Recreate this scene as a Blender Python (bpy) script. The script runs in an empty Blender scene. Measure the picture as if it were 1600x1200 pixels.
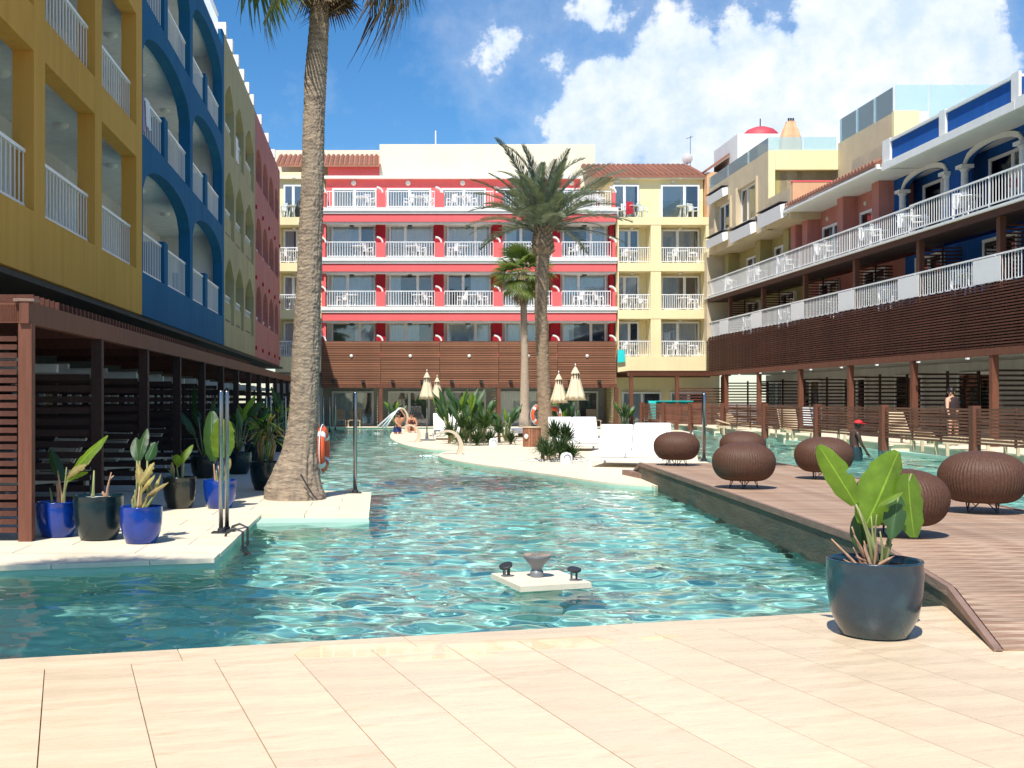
import bpy, math, random
import numpy as np
from mathutils import Vector, Matrix, noise
PI = math.pi
rnd = random.Random(7)
S = bpy.context.scene
COL = S.collection

# ------------------------------------------------------------------ camera, sky, sun, exposure
cam = bpy.data.objects.new('camera', bpy.data.cameras.new('camera'))
COL.objects.link(cam); S.camera = cam
cam.location = (0, 0, 1.5); cam.rotation_euler = (PI/2, 0, 0)
cam.data.sensor_width = 36; cam.data.lens = 1800/1600*36
cam.data.shift_x = (800-595)/1600; cam.data.shift_y = (624-600)/1600
cam.data.clip_start = .05; cam.data.clip_end = 3000
LIGHT = Vector((.25, .6, -1)).normalized()
S.view_settings.view_transform = 'Standard'; S.view_settings.look = 'None'
S.view_settings.exposure = .38; S.view_settings.gamma = 1
S.view_settings.use_curve_mapping = False
S.cycles.max_bounces = 10; S.cycles.transparent_max_bounces = 24
S.cycles.sample_clamp_indirect = 6

def world():
    w = bpy.data.worlds.new('World'); S.world = w; w.use_nodes = True
    t = w.node_tree; N = t.nodes; Lk = t.links
    for n in list(N): N.remove(n)
    out = N.new('ShaderNodeOutputWorld'); bg = N.new('ShaderNodeBackground'); Lk.new(bg.outputs[0], out.inputs[0])
    bg.inputs[1].default_value = .108
    sky = N.new('ShaderNodeTexSky'); sky.sky_type = 'NISHITA'; sky.sun_disc = False
    sky.sun_elevation = math.asin(-LIGHT.z); sky.sun_rotation = math.atan2(-LIGHT.x, -LIGHT.y)
    sky.air_density = 1.0; sky.dust_density = .35; sky.ozone_density = 4.5; sky.altitude = 100
    hs = N.new('ShaderNodeHueSaturation'); hs.inputs['Saturation'].default_value = 1.28; hs.inputs['Value'].default_value = 1.08
    Lk.new(sky.outputs[0], hs.inputs['Color'])
    tc = N.new('ShaderNodeTexCoord')
    sp = N.new('ShaderNodeSeparateXYZ'); Lk.new(tc.outputs['Generated'], sp.inputs[0])
    def m(op, a, b=None, c=None, clamp=False):
        n = N.new('ShaderNodeMath'); n.operation = op; n.use_clamp = clamp
        for i, v in enumerate((a, b, c)):
            if v is None: continue
            if isinstance(v, (int, float)): n.inputs[i].default_value = v
            else: Lk.new(v, n.inputs[i])
        return n.outputs[0]
    az = m('ARCTAN2', sp.outputs[0], sp.outputs[1]); el = m('ARCSINE', sp.outputs[2])
    ns = N.new('ShaderNodeTexNoise'); ns.inputs['Scale'].default_value = 15; ns.inputs['Detail'].default_value = 9
    ns.inputs['Roughness'].default_value = .62; Lk.new(tc.outputs['Generated'], ns.inputs['Vector'])
    n2 = N.new('ShaderNodeTexNoise'); n2.inputs['Scale'].default_value = 42; n2.inputs['Detail'].default_value = 7
    n2.inputs['Roughness'].default_value = .6; Lk.new(tc.outputs['Generated'], n2.inputs['Vector'])
    # cumulus bank: azimuth, elevation, radii (radians), strength
    blobs = [(.185,.225,.050,.045,1),(.200,.250,.045,.040,1),(.253,.262,.056,.050,1),(.314,.250,.068,.060,1),(.386,.262,.066,.066,1),(.445,.272,.060,.062,1),(.475,.235,.045,.055,1),
             (.324,.205,.165,.045,1),(.30,.225,.12,.04,1),(.235,.295,.030,.020,.55),(.105,.300,.040,.045,.40),(.185,.315,.040,.045,.42),(.15,.285,.04,.03,.34),(.60,.215,.03,.05,.5)]
    f = None
    for a, e, ra, re, s in blobs:
        dx = m('DIVIDE', m('SUBTRACT', az, a), ra); dy = m('DIVIDE', m('SUBTRACT', el, e), re)
        d = m('SQRT', m('ADD', m('MULTIPLY', dx, dx), m('MULTIPLY', dy, dy)))
        v = m('MULTIPLY', m('SUBTRACT', 1.30, d), s)
        f = v if f is None else m('MAXIMUM', f, v)
    f = m('MAXIMUM', f, -.6)
    # other scattered clouds in the rest of the sky
    n3 = N.new('ShaderNodeTexNoise'); n3.inputs['Scale'].default_value = 3.2; n3.inputs['Detail'].default_value = 3
    Lk.new(tc.outputs['Generated'], n3.inputs['Vector'])
    away = m('MULTIPLY', m('SUBTRACT', m('ABSOLUTE', m('SUBTRACT', az, .1)), .75), 3, clamp=True)
    f = m('MAXIMUM', f, m('SUBTRACT', m('MULTIPLY', m('MULTIPLY', m('SUBTRACT', n3.outputs[0], .5), 5), away), .45))
    f = m('ADD', f, m('MULTIPLY', m('SUBTRACT', ns.outputs[0], .5), 1.55))
    f = m('ADD', f, m('MULTIPLY', m('SUBTRACT', n2.outputs[0], .5), .6))
    mask = N.new('ShaderNodeMapRange'); mask.interpolation_type = 'SMOOTHERSTEP'
    Lk.new(f, mask.inputs[0]); mask.inputs[1].default_value = .18; mask.inputs[2].default_value = .5
    veil = N.new('ShaderNodeMapRange'); Lk.new(f, veil.inputs[0]); veil.inputs[1].default_value = -.35; veil.inputs[2].default_value = .4
    veil.inputs[4].default_value = .28
    lowfade = N.new('ShaderNodeMapRange'); Lk.new(el, lowfade.inputs[0]); lowfade.inputs[1].default_value = -.02; lowfade.inputs[2].default_value = .12
    cov = m('MULTIPLY', m('MAXIMUM', mask.outputs[0], veil.outputs[0]), lowfade.outputs[0])
    sh = N.new('ShaderNodeMapRange'); Lk.new(m('ADD', m('MULTIPLY', n2.outputs[0], .9), m('MULTIPLY', ns.outputs[0], 1.1)), sh.inputs[0])
    sh.inputs[1].default_value = .80; sh.inputs[2].default_value = 1.22
    cc = N.new('ShaderNodeMix'); cc.data_type = 'RGBA'; Lk.new(sh.outputs[0], cc.inputs[0])
    cc.inputs[6].default_value = (5.0, 6.1, 7.8, 1); cc.inputs[7].default_value = (7.3, 7.6, 8.0, 1)
    mx = N.new('ShaderNodeMix'); mx.data_type = 'RGBA'; Lk.new(cov, mx.inputs[0]); Lk.new(hs.outputs[0], mx.inputs[6]); Lk.new(cc.outputs[2], mx.inputs[7])
    Lk.new(mx.outputs[2], bg.inputs[0])
world()
sun = bpy.data.lights.new('sun', 'SUN'); sun.energy = 4.7; sun.angle = math.radians(.5); sun.color = (1, .955, .88)
sun.cycles.is_caustics_light = True
so = bpy.data.objects.new('sun', sun); COL.objects.link(so)
so.rotation_euler = LIGHT.to_track_quat('-Z', 'Y').to_euler(); so.location = (-10, -20, 40)

# ------------------------------------------------------------------ materials
def mat(name, col, rough=.6, nscale=3., nvar=.12, bump=0, bscale=40., stretch=(1,1,1), obvar=0., metal=0, trans=0, spec=.5, col2=None, c2lim=(.5,.7), c2scale=1.5, coat=0, coords='Object', rvar=0, streak=0, specks=0):
    m = bpy.data.materials.new(name); m.use_nodes = True; t = m.node_tree; N = t.nodes; L = t.links
    b = N['Principled BSDF']; b.inputs['Roughness'].default_value = rough; b.inputs['Metallic'].default_value = metal
    b.inputs['Specular IOR Level'].default_value = spec; b.inputs['Coat Weight'].default_value = coat; b.inputs['Coat Roughness'].default_value = .06
    tc = N.new('ShaderNodeTexCoord'); mp = N.new('ShaderNodeMapping'); mp.inputs['Scale'].default_value = stretch
    L.new(tc.outputs[coords], mp.inputs[0])
    def noi(s, d=4):
        n = N.new('ShaderNodeTexNoise'); n.inputs['Scale'].default_value = s; n.inputs['Detail'].default_value = d
        n.inputs['Roughness'].default_value = .6; L.new(mp.outputs[0], n.inputs['Vector']); return n.outputs[0]
    def rng(src, a, b_, c, d):
        r = N.new('ShaderNodeMapRange'); L.new(src, r.inputs[0]); r.inputs[1].default_value = a; r.inputs[2].default_value = b_
        r.inputs[3].default_value = c; r.inputs[4].default_value = d; return r.outputs[0]
    base = None
    if col2:
        x = N.new('ShaderNodeMix'); x.data_type = 'RGBA'; x.inputs[6].default_value = (*col, 1); x.inputs[7].default_value = (*col2, 1)
        L.new(rng(noi(c2scale, 5), c2lim[0], c2lim[1], 0, 1), x.inputs[0]); base = x.outputs[2]
    else:
        x = N.new('ShaderNodeRGB'); x.outputs[0].default_value = (*col, 1); base = x.outputs[0]
    v = rng(noi(nscale), .25, .75, 1-nvar, 1+nvar)
    if obvar:
        oi = N.new('ShaderNodeObjectInfo'); mm = N.new('ShaderNodeMath'); mm.operation = 'MULTIPLY'
        L.new(v, mm.inputs[0]); L.new(rng(oi.outputs['Random'], 0, 1, 1-obvar, 1+obvar), mm.inputs[1]); v = mm.outputs[0]
    if streak:
        m2 = N.new('ShaderNodeMapping'); m2.inputs['Scale'].default_value = (5, 5, .22); L.new(tc.outputs[coords], m2.inputs[0])
        n2 = N.new('ShaderNodeTexNoise'); n2.inputs['Scale'].default_value = 1.0; n2.inputs['Detail'].default_value = 6; L.new(m2.outputs[0], n2.inputs['Vector'])
        mm = N.new('ShaderNodeMath'); mm.operation = 'MULTIPLY'; L.new(v, mm.inputs[0]); L.new(rng(n2.outputs[0], .42, .72, 1+.2*streak, 1-streak), mm.inputs[1]); v = mm.outputs[0]
    if specks:
        n3 = N.new('ShaderNodeTexNoise'); n3.inputs['Scale'].default_value = 38; n3.inputs['Detail'].default_value = 2; L.new(tc.outputs[coords], n3.inputs['Vector'])
        mm = N.new('ShaderNodeMath'); mm.operation = 'MULTIPLY'; L.new(v, mm.inputs[0]); L.new(rng(n3.outputs[0], .72, .77, 1, 1-specks), mm.inputs[1]); v = mm.outputs[0]
    vm = N.new('ShaderNodeVectorMath'); vm.operation = 'SCALE'; L.new(base, vm.inputs[0]); L.new(v, vm.inputs['Scale'])
    L.new(vm.outputs[0], b.inputs['Base Color'])
    if bump:
        bp = N.new('ShaderNodeBump'); bp.inputs['Strength'].default_value = min(1, bump); bp.inputs['Distance'].default_value = .02
        L.new(noi(bscale, 6), bp.inputs['Height']); L.new(bp.outputs[0], b.inputs['Normal'])
    if rvar: L.new(rng(noi(1.1, 5), .35, .65, max(.03, rough-rvar), rough+rvar), b.inputs['Roughness'])
    if trans:
        tr = N.new('ShaderNodeBsdfTranslucent'); ms = N.new('ShaderNodeMixShader'); ms.inputs[0].default_value = trans
        gm = N.new('ShaderNodeVectorMath'); gm.operation = 'MULTIPLY'; gm.inputs[1].default_value = (1.6, 1.5, .5); L.new(vm.outputs[0], gm.inputs[0])
        L.new(gm.outputs[0], tr.inputs[0]); L.new(b.outputs[0], ms.inputs[1]); L.new(tr.outputs[0], ms.inputs[2])
        L.new(ms.outputs[0], N['Material Output'].inputs[0])
    return m
def glass(name, tint, mixf=.25, rough=.02, body=None, bmix=0):
    m = bpy.data.materials.new(name); m.use_nodes = True; t = m.node_tree; N = t.nodes; L = t.links
    N.remove(N['Principled BSDF'])
    g = N.new('ShaderNodeBsdfGlossy'); g.inputs['Roughness'].default_value = rough; g.inputs[0].default_value = (1,1,1,1)
    tr = N.new('ShaderNodeBsdfTransparent'); tr.inputs[0].default_value = (*tint, 1)
    fr = N.new('ShaderNodeLayerWeight'); fr.inputs[0].default_value = mixf
    ms = N.new('ShaderNodeMixShader'); L.new(fr.outputs['Fresnel'], ms.inputs[0]); s1 = tr
    if body:
        df = N.new('ShaderNodeBsdfDiffuse'); df.inputs[0].default_value = (*body, 1); s1 = N.new('ShaderNodeMixShader'); s1.inputs[0].default_value = bmix; L.new(tr.outputs[0], s1.inputs[1]); L.new(df.outputs[0], s1.inputs[2])
    L.new(s1.outputs[0], ms.inputs[1]); L.new(g.outputs[0], ms.inputs[2])
    L.new(ms.outputs[0], N['Material Output'].inputs[0]); return m
PL = dict(rough=.85, nscale=1.2, nvar=.07, bump=.25, bscale=60, spec=.2, streak=.09)
def plaster(name, c, **k):
    d = dict(PL); d.update(k); return mat('plaster_'+name, c, **d)
def leafmat(name, col, rough=.5, **k):
    # broad leaf: ribs run out from the midrib along the leaf's own UV map
    k.pop('bump', 0); m = mat(name, col, rough, **k); t = m.node_tree; N = t.nodes; L = t.links; b = N['Principled BSDF']
    uv = N.new('ShaderNodeTexCoord'); sp = N.new('ShaderNodeSeparateXYZ'); L.new(uv.outputs['UV'], sp.inputs[0])
    def mm(op, a, c):
        n = N.new('ShaderNodeMath'); n.operation = op
        for i, v in enumerate((a, c)):
            if isinstance(v, (int, float)): n.inputs[i].default_value = v
            elif v is not None: L.new(v, n.inputs[i])
        return n.outputs[0]
    au = mm('ABSOLUTE', mm('SUBTRACT', sp.outputs[0], .5), 0)
    w = mm('SINE', mm('ADD', mm('MULTIPLY', sp.outputs[1], 190), mm('MULTIPLY', au, -55)), 0)
    rib = N.new('ShaderNodeMapRange'); L.new(au, rib.inputs[0]); rib.inputs[1].default_value = .012; rib.inputs[2].default_value = .03; rib.inputs[3].default_value = 1; rib.inputs[4].default_value = 0
    h = mm('ADD', mm('MULTIPLY', w, .35), mm('MULTIPLY', rib.outputs[0], 2.5))
    bp = N.new('ShaderNodeBump'); bp.inputs['Strength'].default_value = .35; bp.inputs['Distance'].default_value = .003; L.new(h, bp.inputs['Height']); L.new(bp.outputs[0], b.inputs['Normal'])
    for lk in list(L):
        if lk.to_node == b and lk.to_socket.name == 'Base Color': src = lk.from_socket
    sc = N.new('ShaderNodeVectorMath'); sc.operation = 'SCALE'; L.new(src, sc.inputs[0]); L.new(mm('ADD', mm('ADD', mm('MULTIPLY', w, .05), 1), mm('MULTIPLY', rib.outputs[0], .9)), sc.inputs['Scale'])
    outs = [lk.to_socket for lk in list(L) if lk.from_socket == src and lk.to_node != sc]
    for s_ in outs: L.new(sc.outputs[0], s_)
    return m
M = {}
M['ochre'] = plaster('ochre', (.64,.345,.07), nvar=.13, stretch=(1,1,.35), col2=(.55,.30,.07), c2scale=1.2, c2lim=(.45,.75))
M['blue_l'] = plaster('blue', (.010,.115,.25), nvar=.16, stretch=(1,1,.35), col2=(.016,.115,.21), c2scale=1.2, c2lim=(.45,.75))
M['green_l'] = plaster('green', (.40,.36,.205), nvar=.12, stretch=(1,1,.35))
M['pink_l'] = plaster('pink', (.44,.185,.165), nvar=.12, stretch=(1,1,.35))
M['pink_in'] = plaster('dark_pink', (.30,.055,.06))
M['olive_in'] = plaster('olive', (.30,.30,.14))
M['white_in'] = plaster('white', (.70,.70,.67))
M['red'] = plaster('red', (.82,.15,.15), streak=.04, nvar=.05)
M['dark_red'] = plaster('dark_red', (.42,.02,.03))  # red darkened for recessed piers in slab shade; also colours the spouts
M['cream'] = plaster('cream', (.82,.74,.57), streak=.03, nvar=.05)
M['pale'] = plaster('pale', (.80,.77,.70), nvar=.04)
M['yellow'] = plaster('yellow', (.86,.74,.43), streak=.04, nvar=.05)
M['beige'] = plaster('beige', (.62,.505,.33), streak=.03, nvar=.08, col2=(.54,.45,.31), c2scale=.8)
M['white'] = plaster('chalk_white', (.80,.79,.75), streak=.04, nvar=.04, bump=.1)
M['pink_r'] = plaster('salmon', (.52,.215,.175))
M['peach'] = plaster('peach', (.72,.42,.24))
M['olive_r'] = plaster('khaki', (.42,.36,.15))
M['blue_r'] = plaster('cobalt', (.014,.10,.36), nvar=.12)
M['grey_wall'] = plaster('grey', (.36,.36,.34))
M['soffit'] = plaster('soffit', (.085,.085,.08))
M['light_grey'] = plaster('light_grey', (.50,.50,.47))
M['dim_wall'] = plaster('dim', (.07,.07,.065))  # wall grey darkened to carry the shade behind the pergola
M['white_paint'] = mat('white_paint', (.82,.82,.80), .4, nvar=.03)
M['plastic'] = mat('white_plastic', (.82,.82,.82), .35, nvar=.02)
M['mattress'] = mat('white_vinyl', (.84,.83,.81), .5, nvar=.03, bump=.15, bscale=12)
M['wood'] = mat('stained_timber', (.105,.036,.022), .6, nscale=6, nvar=.3, bump=.4, bscale=30, stretch=(.25,3,3), obvar=.15, spec=.3)
M['wood_v'] = mat('stained_post', (.165,.062,.036), .6, nscale=6, nvar=.25, bump=.4, bscale=30, stretch=(3,3,.25), obvar=.1, spec=.3)
M['fence_wood'] = mat('fence_timber', (.19,.078,.048), .6, nscale=6, nvar=.28, bump=.3, bscale=30, stretch=(.25,3,3), obvar=.2, spec=.25)
M['wood_dark'] = mat('dark_timber', (.036,.017,.013), .6, nscale=6, nvar=.25, bump=.3, bscale=30, stretch=(.25,3,3), obvar=.15, spec=.3)  # dark stain, taken darker still to carry the pergola's shade
M['wood_screen'] = mat('screen_timber', (.30,.135,.078), .65, nscale=5, nvar=.22, bump=.3, bscale=25, stretch=(.2,3,3), obvar=.18, spec=.25)
M['wood_lounger'] = mat('bleached_teak', (.60,.47,.30), .6, nscale=5, nvar=.15, obvar=.08)
M['deck_wood'] = mat('weathered_decking', (.28,.150,.092), .62, nscale=5, nvar=.3, bump=.5, bscale=22, stretch=(.8,9,3), obvar=.14, spec=.35, col2=(.60,.46,.33), c2lim=(.38,.72), c2scale=2.4, rvar=.12)
M['side_wood'] = mat('weathered_side_board', (.13,.105,.075), .7, nscale=3, nvar=.3, bump=.7, bscale=18, stretch=(2,.5,3), spec=.3, col2=(.07,.09,.075), c2scale=2)
M['rim_wood'] = mat('edge_board', (.26,.16,.12), .65, nscale=5, nvar=.25, bump=.5, bscale=20, stretch=(3,.6,3), obvar=.1)
M['stone'] = mat('travertine', (.74,.575,.39), .30, nscale=7, nvar=.06, bump=.12, bscale=25, stretch=(1.0,5,1), obvar=.05, specks=.35, spec=.5, col2=(.60,.42,.26), c2lim=(.56,.80), c2scale=1.9, coords='Object', rvar=.2)
M['stone_far'] = mat('pale_paving', (.76,.66,.50), .6, nscale=3, nvar=.05, bump=.1, bscale=25, obvar=.03, spec=.35, col2=(.66,.54,.38), c2lim=(.55,.75), c2scale=1.2)
M['grout'] = mat('grout', (.20,.14,.09), .8, nscale=6, nvar=.5)
M['pool_side'] = mat('pool_render', (.42,.62,.50), .7, nscale=3, nvar=.1)
M['pool_floor'] = mat('pool_lining', (.32,.66,.575), .8, nscale=.7, nvar=.10, col2=(.26,.58,.52), c2scale=.5, c2lim=(.4,.7))
M['terracotta'] = mat('terracotta', (.31,.13,.08), .8, nscale=8, nvar=.25, bump=.3, obvar=.12, col2=(.22,.11,.08), c2lim=(.5,.7), c2scale=4)
M['steel'] = mat('stainless_steel', (.30,.31,.32), .25, metal=1, nvar=.03)
M['dark_metal'] = mat('dark_metal', (.03,.03,.032), .45, nvar=.1)
M['grey_metal'] = mat('grey_housing', (.16,.17,.18), .4, nvar=.15, bump=.1)
M['wicker'] = mat('brown_wicker', (.095,.043,.025), .6, nscale=45, nvar=.45, spec=.35)
M['pot_blue'] = mat('cobalt_glaze', (.002,.032,.25), .18, nscale=5, nvar=.35, bump=.12, bscale=14, coat=.3)
M['pot_teal'] = mat('dark_teal_glaze', (.003,.015,.019), .25, nscale=5, nvar=.3, bump=.1, bscale=14, coat=.1)
M['pot_navy'] = mat('slate_blue_glaze', (.009,.034,.055), .22, nscale=6, nvar=.3, bump=.15, bscale=16, coat=.35, col2=(.018,.062,.075), c2scale=3)
M['pot_olive'] = mat('olive_glaze', (.018,.020,.013), .2, nscale=5, nvar=.3, bump=.1, bscale=14, coat=.25)
M['soil'] = mat('soil', (.05,.035,.025), .9, bump=.8, nscale=20, nvar=.4)
M['pebble'] = mat('white_pebbles', (.75,.72,.66), .6, nvar=.15)
M['leaf'] = leafmat('banana_leaf', (.17,.28,.03), .38, nscale=9, nvar=.25, trans=.5, obvar=.15, spec=.5)
M['leaf_dark'] = leafmat('dark_leaf', (.035,.085,.022), .4, nscale=6, nvar=.25, trans=.2, obvar=.25)
M['leaf_dry'] = leafmat('yellowed_leaf', (.36,.30,.10), .6, nscale=9, nvar=.3, trans=.3, obvar=.2, col2=(.28,.15,.07), c2scale=5)
M['stalk'] = mat('green_stalk', (.22,.24,.09), .5, nscale=6, nvar=.25, stretch=(3,3,.5), obvar=.2)
M['stalk_dry'] = mat('dry_stalk', (.36,.20,.12), .75, nscale=9, nvar=.35, stretch=(4,4,.6), obvar=.25, col2=(.50,.38,.24), c2scale=6)
M['yucca'] = mat('yucca_blade', (.045,.095,.028), .45, nscale=3, nvar=.3, trans=.18, obvar=.3, col2=(.13,.17,.05), c2lim=(.5,.8), c2scale=5)
M['palm_leaf'] = mat('date_palm_leaflet', (.15,.19,.125), .5, nscale=3, nvar=.3, trans=.15, obvar=.25, col2=(.23,.25,.17), c2lim=(.45,.7), c2scale=4)
M['fan_leaf'] = mat('fan_palm_leaf', (.13,.19,.045), .5, nscale=4, nvar=.3, trans=.25, obvar=.3, col2=(.30,.24,.09), c2lim=(.5,.8), c2scale=2.5)
M['dead_leaf'] = mat('dead_palm_leaf', (.20,.135,.075), .75, nscale=5, nvar=.35, obvar=.2)
M['bark_ring'] = mat('ringed_bark', (.40,.31,.22), .9, nscale=4, nvar=.3, bump=1, bscale=11, stretch=(2.2,2.2,10), col2=(.20,.155,.115), c2lim=(.42,.66), c2scale=2.2)
M['bark_smooth'] = mat('pale_bark', (.42,.33,.24), .9, nscale=4, nvar=.2, bump=.6, bscale=12, stretch=(2,2,8))
M['bark_date'] = mat('date_palm_bark', (.28,.20,.13), .9, nscale=9, nvar=.3, bump=.7, bscale=30)
M['canvas'] = mat('cream_canvas', (.78,.66,.46), .85, nscale=4, nvar=.05, trans=.1)
M['orange'] = mat('orange_foam', (.85,.12,.035), .45, nvar=.06)
M['turquoise'] = mat('turquoise_towel', (.02,.60,.58), .9, nvar=.06, bump=.3)
M['lamp'] = mat('lamp_glass', (.75,.73,.68), .3, nvar=.02)
M['curtain'] = mat('net_curtain', (.88,.88,.86), .9, nscale=3, nvar=.05, stretch=(8,8,.3))
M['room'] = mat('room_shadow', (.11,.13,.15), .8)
M['black'] = mat('black_plastic', (.012,.012,.013), .5)
M['pane'] = glass('window_glass', (.90,.93,.94), .45)
M['balustrade'] = glass('balustrade_glass', (.78,.92,.92), .12, body=(.62,.77,.79), bmix=.38)
M['clear_glass'] = glass('clear_glass', (.93,.96,.95), .12)
M['spray'] = mat('falling_water', (.8,.88,.9), .3, nvar=.1)
M['foam'] = mat('foam', (.80,.90,.90), .5, nvar=.1)
M['skin'] = mat('tanned_skin', (.50,.24,.14), .5, nvar=.06)
M['skin_pale'] = mat('light_skin', (.62,.34,.22), .5, nvar=.06)
M['skin_dark'] = mat('brown_skin', (.07,.035,.025), .45, nvar=.08)
M['hair'] = mat('black_hair', (.012,.01,.01), .5)
M['navy_cloth'] = mat('navy_swimwear', (.01,.02,.12), .7)
M['teal_cloth'] = mat('dark_teal_shorts', (.006,.035,.045), .7)
M['red_cloth'] = mat('red_cap_cloth', (.72,.02,.03), .7)
M['maroon_cloth'] = mat('dark_brown_top', (.075,.022,.022), .8)
M['white_cloth'] = mat('white_towel', (.80,.80,.80), .9, bump=.3)
M['striped'] = mat('blue_cloth', (.12,.16,.32), .8)
M['pink_cloth'] = mat('lilac_towel', (.40,.30,.42), .9)
M['dome'] = mat('red_dome_paint', (.50,.06,.08), .6)
M['earth'] = mat('earth', (.22,.19,.14), .9, nscale=.3)

# ------------------------------------------------------------------ mesh helpers
class MB:
    def __init__(s): s.v = []; s.f = []
    def box(s, x0, x1, y0, y1, z0, z1, M4=None):
        c = [Vector((x, y, z)) for z in (z0, z1) for y in (y0, y1) for x in (x0, x1)]
        if M4 is not None: c = [M4 @ p for p in c]
        a = len(s.v); s.v += [tuple(p) for p in c]
        s.f += [(a,a+2,a+3,a+1),(a+4,a+5,a+7,a+6),(a,a+1,a+5,a+4),(a+2,a+6,a+7,a+3),(a,a+4,a+6,a+2),(a+1,a+3,a+7,a+5)]
        return s
    def hexa(s, pts):          # 8 points ordered as in box
        a = len(s.v); s.v += [tuple(p) for p in pts]
        s.f += [(a,a+2,a+3,a+1),(a+4,a+5,a+7,a+6),(a,a+1,a+5,a+4),(a+2,a+6,a+7,a+3),(a,a+4,a+6,a+2),(a+1,a+3,a+7,a+5)]
        return s
    def arch(s, x0, x1, y0, y1, fz, zt, n=10):   # spandrel between the arch curve fz(x) and zt
        for i in range(n):
            a = x0+(x1-x0)*i/n; b = x0+(x1-x0)*(i+1)/n; za, zb = min(fz(a), zt-.002), min(fz(b), zt-.002)
            s.hexa([(a,y0,za),(b,y0,zb),(a,y1,za),(b,y1,zb),(a,y0,zt),(b,y0,zt),(a,y1,zt),(b,y1,zt)])
        return s
    def tube(s, pts, r, n=8, cap=True):
        pts = [Vector(p) for p in pts]; rs = r if isinstance(r, (list, tuple)) else [r]*len(pts)
        a0 = len(s.v); up = Vector((0, 0, 1)); prev = None
        for i, p in enumerate(pts):
            t = (pts[min(i+1, len(pts)-1)]-pts[max(i-1, 0)]).normalized()
            if prev is None:
                q = t.cross(up)
                if q.length < .05: q = t.cross(Vector((1, 0, 0)))
            else: q = prev - t*prev.dot(t)
            q.normalize(); prev = q; w = t.cross(q)
            for k in range(n):
                an = 2*PI*k/n; s.v.append(tuple(p+(q*math.cos(an)+w*math.sin(an))*rs[i]))
        for i in range(len(pts)-1):
            for k in range(n):
                a = a0+i*n+k; b = a0+i*n+(k+1) % n; s.f.append((a, b, b+n, a+n))
        if cap:
            s.f.append(tuple(a0+k for k in range(n))[::-1]); e = a0+(len(pts)-1)*n; s.f.append(tuple(e+k for k in range(n)))
        return s
    def lathe(s, prof, n=32, c=(0, 0), fr=None, close=False):
        a0 = len(s.v)
        for j, (r, z) in enumerate(prof):
            for k in range(n):
                an = 2*PI*k/n; rr = r*(fr(an, j) if fr else 1)
                s.v.append((c[0]+rr*math.cos(an), c[1]+rr*math.sin(an), z))
        for j in range(len(prof)-1):
            for k in range(n):
                a = a0+j*n+k; b = a0+j*n+(k+1) % n; s.f.append((a, b, b+n, a+n))
        if close:
            s.f.append(tuple(a0+k for k in range(n))[::-1]); e = a0+(len(prof)-1)*n; s.f.append(tuple(e+k for k in range(n)))
        return s
    def poly(s, pts, z0, z1):   # upright prism over polygon pts (counter-clockwise)
        a = len(s.v); n = len(pts); s.v += [(x, y, z0) for x, y in pts]+[(x, y, z1) for x, y in pts]
        s.f.append(tuple(a+i for i in range(n))[::-1]); s.f.append(tuple(a+n+i for i in range(n)))
        for i in range(n): j = (i+1) % n; s.f.append((a+i, a+j, a+n+j, a+n+i))
        return s
    def quadstrip(s, A, B):
        a = len(s.v); n = len(A); s.v += [tuple(p) for p in A]+[tuple(p) for p in B]
        for i in range(n-1): s.f.append((a+i, a+i+1, a+n+i+1, a+n+i))
        return s
    uv = None
    def mesh(s, name, m, smooth=False):
        me = bpy.data.meshes.new(name); me.from_pydata(s.v, [], s.f)
        if s.uv:
            l = me.uv_layers.new(name='UVMap'); idx = [0]*len(me.loops); me.loops.foreach_get('vertex_index', idx)
            l.data.foreach_set('uv', [c for i in idx for c in s.uv[i]])
        if smooth: me.polygons.foreach_set('use_smooth', [True]*len(s.f))
        me.materials.append(M[m] if isinstance(m, str) else m)
        me.update(); return me
    def build(s, name, m, parent=None, smooth=False, loc=(0, 0, 0)):
        return put(name, s.mesh(name, m, smooth), parent, loc)
OFF = {}
def put(name, me, parent=None, loc=(0, 0, 0), rz=0, rot=None, sc=None):
    o = bpy.data.objects.new(name, me); COL.objects.link(o)
    l = Vector(loc)
    if parent is not None:
        o.parent = parent
        if parent.name in OFF: l = l - OFF[parent.name]
    o.location = l; o.rotation_euler = rot if rot is not None else (0, 0, rz)
    if sc is not None: o.scale = sc if not isinstance(sc, (int, float)) else (sc,)*3
    return o
def tag(o, label, cat, group=None):
    o['label'] = label; o['category'] = cat
    if group: o['group'] = group
    return o
def thing(name, label, cat, loc=(0, 0, 0), rz=0, group=None, off=None):
    o = bpy.data.objects.new(name, None); COL.objects.link(o); o.location = loc; o.rotation_euler = (0, 0, rz)
    o.empty_display_size = .2
    if off is not None: OFF[o.name] = Vector(off)
    return tag(o, label, cat, group)
def struct(o): o['kind'] = 'structure'; return o
def stuff(o): o['kind'] = 'stuff'; return o
def copy_tree(o, parent=None):
    c = o.copy(); COL.objects.link(c)
    if parent is not None: c.parent = parent
    for ch in o.children: copy_tree(ch, c)
    return c
def P(px, py, Y): return Vector(((px-595)/1800*Y, Y, 1.5-(py-624)/1800*Y))
def GX(px, Y): return (px-595)/1800*Y

ORD = ['first', 'second', 'third', 'fourth', 'fifth', 'sixth', 'seventh', 'eighth', 'ninth', 'tenth', 'eleventh', 'twelfth']

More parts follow.
